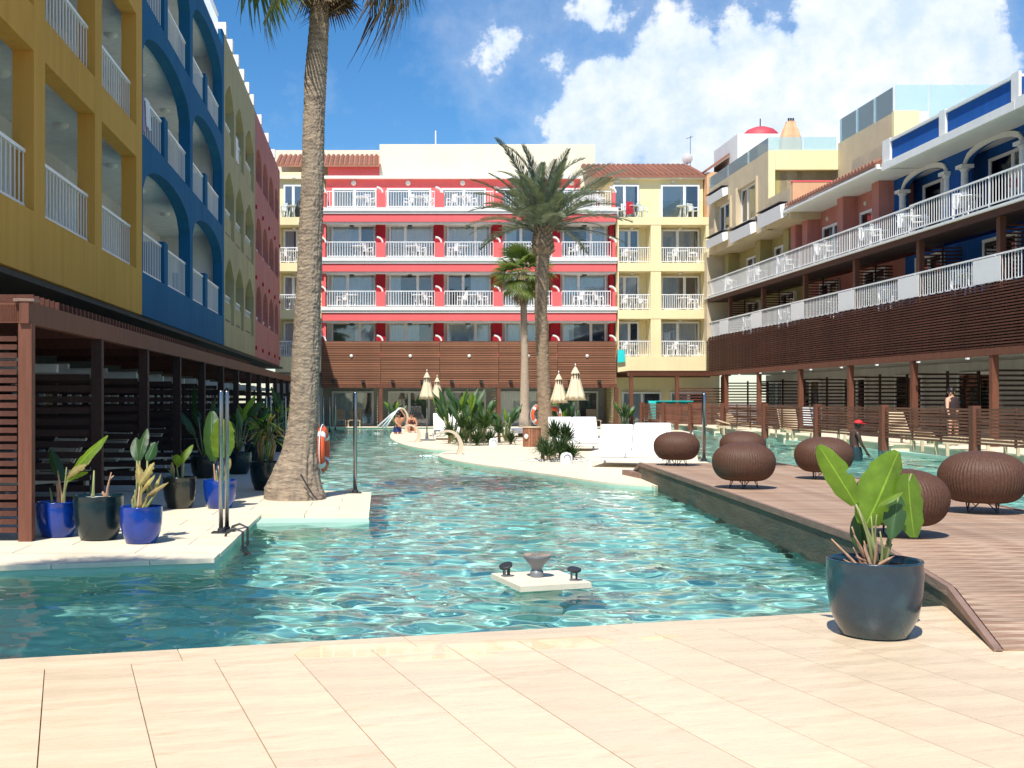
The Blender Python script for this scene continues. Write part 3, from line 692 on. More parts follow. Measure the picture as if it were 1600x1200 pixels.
# ------------------------------------------------------------------ back wing, front plane at Y = 62.8
YB = 62.8
def zy(y): return 1.5+(624-y)/28.66
def bx(px): return (px-595)/28.66
def back_red():
    t = thing('red_building', 'red hotel block with white balcony slabs and a timber screened base', 'building', (4.8, YB, 0), off=(4.8, YB, 0))
    X0, X1 = bx(503), bx(963); n = 5; w = (X1-X0)/n
    F = [3.87, 6.56, 9.25, 11.97]; REC = 1.35
    B = lambda nm, m, *a: MB().box(*a).build(nm, m, t)
    B('wall', 'pale', X0, X1, YB+REC, YB+9, 2.4, 11.6)
    YT = YB+5.0; zt = lambda y, Y: 1.5+(624-y)*Y/1800
    B('upper_wall', 'red', X0, X1, YT, YB+9, 11.602, zt(279, YT)-.01)
    B('terrace_floor', 'cream', X0, X1, YB+REC, YT-.002, 11.602, 11.96)
    B('side_wall', 'red', X0-.02, X0+.2, YB+.3, YB+REC-.002, 2.4, 11.2)
    B('cornice', 'white', X0-.1, X1+.1, YT-.3, YT-.002, zt(280, YT), zt(276, YT))
    B('roof_parapet', 'cream', (593-595)*YT/1800, (930-595)*YT/1800, YT+.05, YB+10, zt(276, YT)+.005, zt(225, YT))
    B('roof_parapet', 'cream', X0-3.4, (593-595)*YT/1800-.002, YT+2.6, YB+10, 13.5, zt(234.5, YT+2.6))
    B('roof_wall', 'red', X0+.1, (593-595)*YT/1800-.002, YT+.05, YT+2.59, zt(276, YT)+.005, zt(259, YT))
    B('roof_wall', 'red', (930-595)*YT/1800+.002, X1+.6, YT+.05, YT+2.59, zt(276, YT)+.005, zt(266, YT))
    roof_tiles(t, X0-3.0, 0.0, YT-.3, zt(259, YT), YT+2.5, zt(243, YT+2.5))
    for k, f in enumerate(F[1:]):
        B('balcony_slab', 'white', X0-.08, X1+.08, YB, YB+REC, f-.20, f-.001)
        B('slab_edge', 'white', X0-.05, X1+.05, YB+.06, YB+REC, f-.33, f-.202)
        B('slab_band', 'red', X0-.02, X1+.02, YB+.12, YB+REC, f-.76, f-.332)
        B('slab_soffit', 'pale', X0+.0, X1+.0, YB+.18, YB+REC, f-.86, f-.762)
    B('balcony_slab', 'cream', X0, X1, YB+.2, YB+REC, F[0]-.2, F[0])
    for i in range(n+1):
        x = X0+w*i
        for k, f in enumerate(F):
            top = F[k+1]-.862 if k < 3 else None
            pw = .26 if 0 < i < n else .2
            xa = max(X0, x-pw)+(.002 if i == 0 else 0); xb = min(X1, x+pw)-(.002 if i == n else 0)
            if k < 3: B('pier', 'dark_red', xa, xb, YB+.62, YB+REC-.002, f+.001, top)  # slab shade on the recessed pier is put into its colour
            if k > 0:
                B('parapet_pier', 'red', xa+.02, xb-.02, YB+.10, YB+.36, f+.001, f+.82)
            # curved white scroll on each pier: a quarter arch falling from left to right
            b = MB(); z0 = f+.823; xm = (xa+xb)/2; R = .36
            for j in range(8):
                a0, a1 = PI/2*j/8, PI/2*(j+1)/8
                q = lambda a, rr: (xm-.22+rr*math.sin(a), z0+.0+rr*math.cos(a)*.95)
                (x0, za), (x1, zb), (x2, zc), (x3, zd) = q(a0, R-.09), q(a1, R-.09), q(a0, R), q(a1, R)
                b.hexa([(x0,YB+.10,za),(x1,YB+.10,zb),(x0,YB+.40,za),(x1,YB+.40,zb),(x2,YB+.10,zc),(x3,YB+.10,zd),(x2,YB+.40,zc),(x3,YB+.40,zd)])
            b.build('scroll', 'white', t)
    for k, f in enumerate(F):
        for i in range(n):
            xc = X0+w*(i+.5)
            if k > 0:
                L = w-.52
                put('railing', rail_mesh(L, .88 if k < 3 else .93, .14, .03), t, (xc-L/2, YB+.22, f))
            sp = .36 if (i+k) % 2 else .64
            if k == 3: window(t, xc+.05, YT, f+.02, 2.6, 1.92, .5, curt=.97)
            else: window(t, xc+.08, YB+REC, f+.02, 2.45, 1.93, sp, curt=[.45, .95, .7, .25, .98][(i*2+k) % 5], rightcurt=(i+k) % 3 == 0)
            if k == 3: put('wall_lamp', WLAMP, t, (xc, YT, zt(286, YT)), rot=(PI/2, 0, 0))
            else: put('ceiling_lamp', MB().box(-.12, .12, -.12, .12, -.06, 0).mesh('ceiling_lamp', 'dark_metal'), t, (xc, YB+.8, F[k+1]-.865))
    # timber screen
    rows = 24; z0, z1 = 2.36, 4.68; pitch = (z1-z0)/rows
    for i in range(n):
        me = MB().box(0, w-.02, -.02, .02, 0, pitch*.62).mesh('slat', 'wood_screen')
        for r in range(rows): put('slat', me, t, (X0+w*i+.01, YB-.06, z0+pitch*r))
        for j in range(3): B('screen_stile', 'wood_dark', X0+w*(i+j/3)+.02, X0+w*(i+j/3)+.09, YB-.03, YB+.04, z0, z1)
        put('backing_board', MB().box(0, w-.1, .055, .07, z0, z1).mesh('backing_board', 'wood_dark'), t, (X0+w*i+.05, YB, 0))
        for dx in (.2, .7):
            put('spotlight', MB().box(-.09, .09, -.2, .05, -.07, .05).mesh('spotlight', 'dark_metal'), t, (X0+w*(i+dx), YB-.1, 2.47))
        put('screen_lamp', WLAMP, t, (X0+w*(i+.5), YB-.09, 3.86), rot=(PI/2, 0, 0), sc=.6)
    B('beam', 'wood_v', X0, X1, YB-.12, YB+.1, 2.13, 2.345)
    # ground floor
    B('ground_floor_wall', 'grey_wall', X0-3, X1, YB+3.2, YB+9, -.001, 2.39)
    B('ground_floor_soffit', 'grey_wall', X0, X1, YB+.1, YB+3.2, 2.2, 2.38)
    for i in range(n+1):
        B('post', 'wood_v', X0+w*i-.1, X0+w*i+.1, YB-.1, YB+.1, 0, 2.13) if i else None
        if i: 
            me = MB().box(-.02, .02, .2, 2.4, 0, .05).mesh('slat', 'wood_lounger')
            for k in range(14): put('slat', me, t, (X0+w*i-.18, YB, .1+k*.145))
        if i < n: window(t, X0+w*(i+.5), YB+3.2, .02, 2.4, 1.95, .5, curt=[.8, .0, .4, .9, .3][i])
back_red()

def cream_wing(name, label, X0, X1, openings, left=False):
    t = thing(name, label, 'building', ((X0+X1)/2, YB, 0), off=((X0+X1)/2, YB, 0)); REC = 1.2
    B = lambda nm, m, *a: MB().box(*a).build(nm, m, t)
    F = [3.84, 6.38, 8.95, 11.44]
    B('wall', 'yellow', X0, X1, YB+REC, YB+8, 2.95, 13.85)
    for k, f in enumerate(F):
        lo = f-[.86, .48, .46, .42][k]
        B('balcony_parapet', 'yellow', X0, X1, YB, YB+REC-.002, lo, f)
    edges = sorted([X0]+[e for o in openings for e in o]+[X1])
    for a, b in zip(edges[0::2], edges[1::2]):
        if b-a < .03: continue
        for k, f in enumerate(F[:3]):
            lo2 = F[k+1]-[.86, .48, .46, .42][k+1]
            B('pier', 'yellow', a, b, YB+.02 if not left else YB+.3, YB+REC-.004, f+.001, lo2-.001)
    for j, (a, b) in enumerate(openings):
        for k, f in enumerate(F):
            w = min(2.15, b-a-.3); fx = (a+b)/2+(.0 if left else (-.25 if j == 0 else .1))
            window(t, fx, YB+REC, f+.02, w, 1.95, .42 if (j+k) % 2 else .6, curt=[.7, .97, .45, .9][(k+j) % 4])
            if k < 3: put('railing', rail_mesh(b-a-.04, .86, .12, .03), t, (a+.02, YB+.12, f))
            else: put('glass_railing', MB().box(0, b-a-.04, -.01, .01, 0, .9).mesh('glass_railing', 'clear_glass'), t, (a+.02, YB+.12, f))
            put('ceiling_lamp', LAMP, t, ((a+b)/2, YB+.7, (F[k+1]-.5 if k < 3 else 13.7)), sc=.7)
    if not left:
        for x in (bx(972), bx(1060)): put('wall_lamp', WLAMP, t, (x, YB+REC, 13.6), rot=(PI/2, 0, 0), sc=.8)
    B('eave', 'cream', X0-.05, X1+.05, YB+REC-.3, YB+REC-.002, 13.7, 13.86)
    return t
t = cream_wing('yellow_building', 'pale yellow hotel block with a tiled roof right of the red block', bx(965.5), bx(1108), [(bx(967), bx(1017)), (bx(1033), bx(1103))])
roof_tiles(t, bx(930), bx(1112), YB+.85, zy(269), YB+4.5, zy(242)+.35)
MB().box(bx(931), bx(1108), YB+4.5, YB+8, 13.86, zy(243)).build('roof_parapet', 'cream', t)
t = cream_wing('yellow_building', 'pale yellow hotel strip with balconies seen left of the tall palm trunk', bx(430), bx(503)-.03, [(bx(436), bx(480))], True)
MB().box(bx(430), bx(503)-.4, YB+1.25, YB+8, 13.862, zy(262)).build('roof_wall', 'yellow', t)
MB().box(bx(430), bx(503)-.03, YB+.6, YB+8, 0, 2.94).build('ground_floor_wall', 'grey_wall', t)
# open ground floor under the right yellow block, with a slatted pergola in front
t = thing('garden_pergola', 'brown timber pergola with a slatted roof under the yellow block', 'pergola', (15, 61, 0), off=(15, 61, 0))
MB().box(bx(965), 18.3, 60.2, 60.36, 2.72, 2.92).build('beam', 'wood_v', t); MB().box(bx(965), 18.3, 64.0, 64.16, 2.72, 2.92).build('beam', 'wood_v', t)
for x in (13.1, 15.5, 17.9): MB().box(x-.09, x+.09, 60.2, 60.37, 0, 2.72).build('post', 'wood_v', t)
me = MB().box(-.022, .022, 60.0, 64.2, 2.93, 3.0).mesh('roof_slat', 'wood')
for i in range(46): put('roof_slat', me, t, (13.0+i*.115, 0, 0))
for k in range(14): MB().box(15.6, 17.8, 60.26, 60.3, .15+k*.145, .21+k*.145).build('slat', 'wood', t)
t = thing('garden_annex', 'pale yellow ground floor wall behind the slatted garden pergola', 'building', (16, 66, 0), off=(16, 66, 0))
MB().box(bx(965.5), 19, 64.6, 70, 0, 2.94).build('wall', 'yellow', t); window(t, 14.6, 64.6, .02, 2.2, 1.9, .5); window(t, 17.2, 64.6, .02, 2.0, 1.9, .5)
# roof clutter
d = thing('satellite_dish', 'white satellite dish on the tiled roof ridge', 'satellite dish', (bx(1076)*1.06, 66.8, 14.9))
put('dish', MB().lathe([(.001, 0), (.15, .012), (.3, .05)], 18).mesh('dish', 'white_paint', True), d, (0, 0, .55), rot=(-PI/2+.3, 0, 0), sc=1.05); MB().tube([(0, .1, 0), (0, .1, .55)], .03).build('mast', 'steel', d)
a = thing('antenna', 'thin rooftop television aerial above the satellite dish', 'antenna', (bx(1081)*1.06, 66.9, 14.9)); b = MB(); b.tube([(0, 0, 0), (0, 0, 1.9)], .018, 6).build('mast', 'steel', a)
b = MB()
for i in range(4): b.tube([(-.2+i*.1, -.12, 1.75+i*.03), (-.2+i*.1, .12, 1.75+i*.03)], .012, 5)
b.tube([(-.25, 0, 1.74), (.15, 0, 1.86)], .014, 5); b.build('elements', 'steel', a)
o = MB().tube([(0, 0, 0), (0, 0, .9)], .04, 8).build('roof_pipe', 'white_paint', None, loc=((681-595)*68/1800, 68.2, 16.5)); tag(o, 'short white vent pipe on the cream parapet above the red block', 'vent pipe')

# ------------------------------------------------------------------ right wing; helper uses Y (world) and d (depth behind the front plane X = 17)
RT_ = -PI/2-.0056
def rwing(name, label, cat, Y0, d0=0, grp=None):
    c, s = math.cos(RT_), math.sin(RT_)      # local x direction, local y = into the building
    u = -Y0
    loc = Vector((17+c*u-s*d0, s*u+c*d0, 0))
    return thing(name, label, cat, loc, RT_, grp, off=(u, d0, 0))
def rb(t, nm, m, Y0, Y1, d0, d1, z0, z1): return MB().box(-Y1, -Y0, d0, d1, z0, z1).build(nm, m, t)
POSTS = [63.0, 57.8, 52.7, 47.4, 42.3, 37.2, 32.3, 27.4]
def right_wing():
    # --- timber gallery: ground posts, beam, screen, first floor railing, posts
    t = rwing('timber_gallery', 'dark slatted timber gallery with white railings along the right wing', 'gallery', 45)
    Y0, Y1 = 24.0, 61.3
    rb(t, 'beam', 'wood_v', Y0, Y1+1, -.10, .12, 2.74, 2.94)
    rb(t, 'gallery_floor', 'wood_dark', Y0, Y1, .13, 3.5, 4.42, 4.6)
    rb(t, 'ground_soffit', 'grey_wall', Y0, Y1, .13, 3.5, 2.8, 2.9)
    bays = [(24.0, 27.4)]+[(b, a) for a, b in zip(POSTS[:-1], POSTS[1:])][::-1]
    for a, b in bays:
        b = min(b, Y1); L = b-a
        me = MB().box(0, L-.02, -.022, .022, 0, .046).mesh('slat', 'wood')
        for k in range(21): put('slat', me, t, (-b+.01, -.03, 2.96+k*.0855))
        n = max(2, round(L/.5))
        b_ = MB()
        for j in range(n): b_.box(-b+L*j/n+.02, -b+L*j/n+.075, -.01, .03, 2.95, 4.80)
        b_.build('screen_stile', 'wood_dark', t)
        rb(t, 'backing_board', 'black', a, b, .075, .10, 2.95, 4.41)  # black sheet added so the gaps between slats look unlit
        put('railing', rail_mesh(L-.04, .86, .16, .018), t, (-b+.02, .06, 4.72))
        put('upper_railing', rail_mesh(L-.04, .88, .16, .018), t, (-b+.02, -.02 if b > 42 else -.12, 6.88))
    for y0 in np.arange(24.2, 61, 3.1):
        put('spotlight', MB().box(-.05, .05, -.05, .03, 0, .05).mesh('spotlight', 'white_paint'), t, (-y0, -.12, 2.66))
    rb(t, 'upper_floor', 'wood_dark', Y0, Y1, .0, 1.3, 6.62, 6.86); rb(t, 'upper_floor_edge', 'wood', Y0, Y1, -.06, -.002, 6.60, 6.84)
    rb(t, 'rail_kerb', 'white', Y0, Y1, -.16, -.062, 6.80, 6.87)
    for p in POSTS:
        rb(t, 'post', 'wood_v', p-.09, p+.09, -.08, .10, 0 if p < 62 else .17, 2.74) if p < 62 else None
        if p > 61.5: continue
        rb(t, 'upper_post', 'wood_v', p-.10, p+.10, .13, .30, 4.6, 6.62)
        me = MB().box(-.02, .02, .30, 1.55, 0, .05).mesh('slat', 'wood')
        for k in range(15): put('slat', me, t, (-p, 0, 4.75+k*.115))
        rb(t, 'partition_stile', 'wood_dark', p-.03, p+.02, .9, .95, 4.6, 6.5)
        me = MB().box(-.02, .02, .12, 2.1, 0, .06).mesh('slat', 'wood_dark')
        for k in range(15): put('slat', me, t, (-p, 0, .32+k*.14))
        rb(t, 'partition_stile', 'wood_dark', p-.05, p+.03, 2.04, 2.12, .17, 2.42); rb(t, 'partition_stile', 'wood_dark', p-.04, p+.022, 1.05, 1.12, .17, 2.42)
        rb(t, 'privacy_panel', 'white_paint', p-.35, p+1.15, .0, .015, 4.80, 5.50)
    # --- ground and first floor walls and the three coloured sections above
    secs = [('blue_building', 'cobalt blue upper storeys with white arches behind the gallery railings', 30.9, 41.6, 'blue_r'),
            ('pink_building', 'salmon pink upper storeys under a tiled eave on the right wing', 41.6, 50.9, 'pink_r'),
            ('beige_building', 'beige block with white awnings and a glass roof terrace, far end of the right wing', 50.9, 60.9, 'olive_r')]
    for nm, lb, a, b, c in secs:
        t = rwing(nm, lb, 'building', (a+b)/2, 1.3)
        a2 = 22.0 if nm == 'blue_building' else a; b2 = 62.4 if nm[:2] == 'be' else b
        rb(t, 'ground_floor_wall', 'light_grey', a2, b2, 3.5, 3.7, .17, 2.8)
        rb(t, 'first_floor_wall', c, a2, b2, 1.7, 3.6, 4.6, 6.62)
        if nm == 'blue_building':
            rb(t, 'upper_wall', c, a2, b2, 2.0, 4.0, 6.88, 9.40)
            # arcade in front
            cols = [(40.9, 37.6), (36.5, 33.1), (32.0, 28.6)]; prev = 41.6
            for Yc0, Yc1 in cols:
                rb(t, 'arcade_wall', c, Yc0, prev, 1.3, 1.5, 6.88, 9.40)
                m_, hw = -(Yc0+Yc1)/2, (Yc0-Yc1)/2
                f = lambda x: 8.92+.44*math.sqrt(max(0, 1-((x-m_)/hw)**2))
                MB().arch(-Yc0, -Yc1, 1.302, 1.498, f, 9.40, 14).build('arcade_wall', c, t)
                bb = MB()
                for j in range(14):
                    x0, x1 = -Yc0+2*hw*j/14, -Yc0+2*hw*(j+1)/14; z0, z1 = f(x0), f(x1)
                    bb.hexa([(x0,1.24,z0-.07),(x1,1.24,z1-.07),(x0,1.30,z0-.07),(x1,1.30,z1-.07),(x0,1.24,z0+.10),(x1,1.24,z1+.10),(x0,1.30,z0+.10),(x1,1.30,z1+.10)])
                bb.build('arch_moulding', 'white', t)
                for Yk in (Yc0-.02, Yc1+.02):
                    cb = MB(); cb.lathe([(.13, 6.88), (.115, 7.2), (.105, 8.70), (.15, 8.76), (.15, 8.80)], 16, (-Yk, 1.28)); cb.box(-Yk-.2, -Yk+.2, 1.08, 1.48, 8.80, 8.915); cb.build('column', 'white', t)
                window(t, m_-.3, 2.0, 6.92, 2.2, 2.12, .62, curt=.45)
                put('wall_lamp', WLAMP, t, (m_, 2.0, 8.95), rot=(PI/2, 0, 0), sc=.9)
                prev = Yc1
            rb(t, 'arcade_wall', c, 22.0, prev, 1.3, 1.5, 6.88, 9.40)
            for y in (39.6, 35.0, 30.2): window(t, -y, 1.7, 4.62, 2.0, 1.85, .5, curt=.5)
            rb(t, 'soffit', 'white', 31.0, 39.3, -.02, 3.8, 9.402, 9.50); rb(t, 'cornice', 'white', 31.0, 39.35, -.12, .0, 9.30, 9.54)
            rb(t, 'cornice', 'white', 31.0, 39.3, .0, .25, 9.54, 9.60)
            rb(t, 'parapet', c, 31.1, 39.3, .05, .25, 9.60, 10.22); rb(t, 'parapet_cap', 'white', 31.1, 39.3, -.02, .32, 10.22, 10.30)
            for y in (39.1, 35.25, 31.15): rb(t, 'parapet_pier', 'white', y-.19, y+.19, -.03, .048, 9.60, 10.34)
            rb(t, 'parapet_pier', 'white', 39.3, 39.5, -.03, .3, 9.45, 10.34)
            rb(t, 'roof', 'white', 22, 41.6, .26, 4, 9.52, 9.6)
            # neighbouring yellow bit at the picture edge
        elif nm == 'pink_building':
            rb(t, 'upper_wall', c, a, b, 1.3, 4.0, 6.88, 9.40)
            for y in (41.9, 45.15, 49.0, 50.4):
                rb(t, 'pilaster', c, y-.3, y+.3, .75, 1.298, 6.88, 9.40)
            for y in (43.4, 47.2): window(t, -y, 1.3, 6.92, 1.9, 1.75, .6, curt=.25); put('wall_lamp', WLAMP, t, (-y-.7, 1.3, 9.0), rot=(PI/2, 0, 0), sc=.6)
            for y in (44, 48.6): window(t, -y, 1.7, 4.62, 2.0, 1.85, .5)
            rb(t, 'soffit', 'white', 39.5, 50.6, -.10, 2.0, 9.402, 9.46)
            rb(t, 'eave', 'white', 39.5, 50.6, -.22, -.102, 9.40, 9.56)
            roof_tiles(t, -48.7, -39.6, -.22, 9.60, 1.1, 10.22)
            rb(t, 'attic_wall', 'beige', 39.4, 41.9, 1.15, 4.0, 9.5, 10.9)
            rb(t, 'attic_wall', 'beige', 41.9, 45.9, 1.5, 4.0, 9.5, 11.0)
            rb(t, 'end_parapet', 'peach', 48.3, 48.5, -.0, 1.75, 9.6, 10.62); rb(t, 'end_parapet_cap', 'red', 48.28, 48.52, -.02, 1.77, 10.62, 10.68)
        else:
            rb(t, 'upper_wall', c, a, b, 1.3, 4.0, 6.88, 9.10)
            for y in (51.3, 55.2, 60.3): rb(t, 'pilaster', c, y-.35, y+.35, .75, 1.298, 6.88, 9.08)
            for y in (53.2, 57.4): window(t, -y, 1.3, 6.92, 1.8, 1.7, .55, curt=.4)
            for y in (53.6, 58.6): window(t, -y, 1.7, 4.62, 2.0, 1.85, .5)
            g = 'beige'
            rb(t, 'end_pier', g, 60.9, 61.4, -.1, 3.8, 4.6, 9.3)
            # upper box with two windows cut in
            W = [(57.0, 59.5, 10.05, 11.45), (53.0, 55.9, 9.95, 11.65)]
            rb(t, 'block_wall', g, 51.4, 53.0, 0, .3, 9.1, 12.6); rb(t, 'block_wall', g, 55.9, 57.0, 0, .3, 9.1, 12.6); rb(t, 'block_wall', g, 59.5, 60.9, 0, .3, 9.1, 12.6)
            for y0, y1, z0, z1 in W:
                rb(t, 'block_wall', g, y0, y1, .002, .298, 9.1, z0); rb(t, 'block_wall', g, y0, y1, .002, .298, z1, 12.6)
                window(t, -(y0+y1)/2, .29, z0, y1-y0, z1-z0, .33, curt=.85)
                rb(t, 'window_surround', 'beige', y0-.18, y0-.002, -.09, -.002, z0-.05, z1+.1); rb(t, 'window_surround', 'beige', y1+.002, y1+.18, -.09, -.002, z0-.05, z1+.1)
            rb(t, 'block_wall', g, 51.4, 60.9, .302, 6, 9.1, 9.5); rb(t, 'block_wall', g, 51.65, 60.9, .6, 6, 9.5, 12.55)
            rb(t, 'block_front', 'yellow', 51.39, 51.64, .31, 3.1, 11.75, 12.62)
            rb(t, 'recess_wall', 'olive_r', 51.65, 51.9, .31, 3.1, 9.5, 11.74)
            rb(t, 'block_front', 'yellow', 51.39, 51.64, .0, .3, 9.1, 12.6)
            rb(t, 'balcony_parapet', g, 48.55, 51.38, 0, .25, 9.42, 10.45); rb(t, 'balcony_floor', g, 48.55, 51.38, 0, 3.0, 9.1, 9.40)
            rb(t, 'recess_back', 'olive_r', 45.9, 51.38, 3.1, 3.4, 9.4, 11.3)
            for k, (y0, y1, z0, z1) in enumerate(((57.4, 60.2, 11.72, 12.12), (57.4, 60.3, 9.48, 9.90), (53.0, 56.2, 9.22, 9.72), (48.9, 51.9, 9.30, 9.86))):
                bb = MB(); ym = -(y0+y1)/2; hw = (y1-y0)/2
                bb.hexa([(ym-hw,-.28,z0-.12),(ym+hw,-.28,z0-.12),(ym-hw,-.02,z0),(ym+hw,-.02,z0),(ym-hw,-.34,z1-.1),(ym+hw,-.34,z1-.1),(ym-hw,-.02,z1),(ym+hw,-.02,z1)])
                bb.build('awning_box', 'white_paint', t); rb(t, 'awning_hood', 'dark_metal', y0-.04, y1+.04, -.36, -.02, z1+.01, z1+.04)
            # glass terrace balustrade
            rb(t, 'glass_panel', 'balustrade', 51.5, 54.4, .02, .035, 12.605, 13.2); rb(t, 'glass_panel', 'balustrade', 54.44, 57.6, .02, .035, 12.605, 13.2); rb(t, 'glass_panel', 'balustrade', 57.64, 60.9, .02, .035, 12.605, 13.2)
            rb(t, 'glass_panel', 'balustrade', 51.46, 51.475, .04, 1.55, 12.625, 13.22); rb(t, 'glass_panel', 'balustrade', 51.46, 51.475, 1.6, 3.05, 12.625, 13.22)
            # taller set back wing with its own terrace
            rb(t, 'rear_wall', g, 45.9, 51.38, 3.1, 3.4, 11.31, 12.90); rb(t, 'rear_front', 'yellow', 45.7, 45.9, 3.1, 4.1, 9.6, 12.95)
            rb(t, 'rear_front', 'yellow', 45.7, 45.9, 4.1, 6.5, 9.6, 11.9); rb(t, 'rear_roof', g, 45.9, 56, 3.4, 9, 9.6, 12.5)
            for y0, y1 in ((45.95, 47.7), (47.75, 49.5), (49.55, 51.3)): rb(t, 'glass_panel', 'balustrade', y0, y1, 3.15, 3.165, 12.90, 13.95)
            for d0 in (3.2, 4.55, 5.9, 7.2): rb(t, 'glass_panel', 'balustrade', 45.8, 45.815, d0, d0+1.3, 12.0 if d0 > 4 else 12.96, 14.0)
    # ground floor windows
    for i, p in enumerate(POSTS[:-1]):
        q = POSTS[i+1]; par = bpy.data.objects['blue_building.001'] if q < 41 else (bpy.data.objects['pink_building.001'] if q < 47.5 else bpy.data.objects['beige_building'])
        window(par, -(p+q)/2-.3, 3.5, .2, 2.4, 2.25, .45 if i % 2 else .6, curt=[.9, .4, .7][i % 3])
    t = rwing('yellow_attic', 'small yellow gable with terracotta tiles at the right picture edge', 'building', 29, .5)
    rb(t, 'wall', 'yellow', 22, 30.6, .3, 3, 9.62, 10.9); rb(t, 'cap', 'white', 30.3, 30.75, .1, 3.1, 10.9, 11.0); roof_tiles(t, -30.6, -24, -.1, 9.72, .5, 10.15); rb(t, 'cornice', 'white', 22, 30.95, -.12, .3, 9.3, 9.6)
right_wing()
t = thing('stair_tower', 'white roof tower with a flat red dome behind the glass terrace', 'tower', (20.6, 64, 12), off=(20.6, 64, 12))
MB().box(19.2, 22.6, 62.0, 66.4, 11, 15.8).build('wall', 'white', t); MB().lathe([(.98, 15.8), (.93, 16.0), (.7, 16.22), (.35, 16.36), (.001, 16.4)], 24, (20.75, 63.0)).build('dome', 'dome', t, True)
MB().tube([(20.75, 63, 16.4), (20.75, 63, 16.85)], .03, 6).build('finial', 'dark_metal', t); MB().box(20.1, 20.5, 61.98, 62.0, 13.8, 14.15).build('vent_opening', 'room', t)
t = thing('roof_chimney', 'flared striped chimney beside the white roof tower', 'chimney', (21.7, 61, 14.5), off=(21.7, 61, 14.5))
MB().lathe([(.62, 14.2), (.5, 15.4), (.38, 15.8), (.25, 16.1), (.24, 16.2)], 14, (21.7, 61.0), fr=lambda a, j: 1+.10*math.cos(7*a), close=True).build('stack', 'peach', t)
for i in range(3): MB().lathe([(.05, 16.2), (.05, 16.38)], 8, (21.58+i*.12, 60.95), close=True).build('flue', 'dark_metal', t)
t = thing('peach_building', 'peach gable with a dark tiled coping between the yellow and beige blocks', 'building', (18, 65, 0), off=(18, 65, 0))
MB().box(17.95, 19.1, 63.4, 69, 3, 14.0).build('wall', 'peach', t); MB().hexa([(17.9,63.3,14.0),(19.15,63.3,14.9),(17.9,69,14.0),(19.15,69,14.9),(17.9,63.3,14.15),(19.15,63.3,15.05),(17.9,69,14.15),(19.15,69,15.05)]).build('coping', 'terracotta', t)
MB().box(19.11, 19.6, 62.0, 62.4, 12.3, 13.9).build('side_pier', 'yellow', t)
# ------------------------------------------------------------------ foliage helpers
def blade(p0, p1, width, nrm, sag=.12, fold=.25, n=14, torn=0, seed=0, wpow=.75, twist=0):
    """broad leaf from p0 to p1; nrm = side the face looks to; returns an MB (three rows across each half)"""
    b = MB(); p0, p1, nrm = Vector(p0), Vector(p1), Vector(nrm).normalized(); ax = (p1-p0); L = ax.length; ax.normalize()
    r = random.Random(seed); side0 = ax.cross(nrm).normalized(); nn0 = side0.cross(ax).normalized()
    rows = []
    for i in range(n+1):
        t = i/n; c = p0+ax*(L*t)+nn0*(-sag*L*math.sin(t*PI*.5)**2*1.0)+nn0*(sag*L*.5*math.sin(t*PI))
        q = Matrix.Rotation(twist*t, 3, ax); side, nn = q @ side0, q @ nn0
        w = width*.5*(math.sin(PI*min(1, t*.93+.05))**wpow)
        cut = 1
        row = []
        for s in (-1, -.66, -.33, 0, .33, .66, 1):
            k = 1-(r.random()*torn if abs(s) == 1 else r.random()*torn*.2)
            e = .06*w*math.sin(i*1.9+s*3)
            row.append(c+side*(s*w*k)+nn*(-fold*w*abs(s)**1.5+e*abs(s)))
        rows.append(row)
    b.uv = []
    for i, row in enumerate(rows): b.v += [tuple(p) for p in row]; b.uv += [(k/6, i/n) for k in range(7)]
    for i in range(n):
        for k in range(6):
            if torn and r.random() < torn*.35 and k in (0, 5): continue
            a = i*7+k; b.f.append((a, a+1, a+8, a+7))
    return b
def bend(p0, p1, h=.0, n=5, side=(0, 0, 0)):
    p0, p1 = Vector(p0), Vector(p1)
    return [p0.lerp(p1, i/n)+Vector((0, 0, 1))*h*math.sin(PI*i/n)+Vector(side)*math.sin(PI*i/n) for i in range(n+1)]
def pot(t, r, h, m, fill=.88, rb_=None, top='soil'):
    rb_ = rb_ or r*.72
    prof = [(.001, .0), (rb_*.9, 0), (rb_, .015), (r*.90, h*.30), (r*.975, h*.55), (r*1.0, h*.82), (r*.985, h*.965), (r*1.0, h*.985), (r*.985, h), (r*.93, h), (r*.915, h*.97), (r*.90, h*fill)]
    MB().lathe(prof, 40).build('pot', m, t, True)
    MB().lathe([(r*.905, h*fill), (r*.5, h*(fill+.01)), (.001, h*(fill+.015))], 24).build('soil', top, t, True)
def stalk(t, pts, r0, r1, m='stalk', name='stalk'):
    n = len(pts); MB().tube(pts, [r0+(r1-r0)*i/(n-1) for i in range(n)], 7).build(name, m, t, True)
def leaf(t, p0, p1, w, nrm, m='leaf', name='leaf', **k): return blade(p0, p1, w, nrm, **k).build(name, m, t, True)

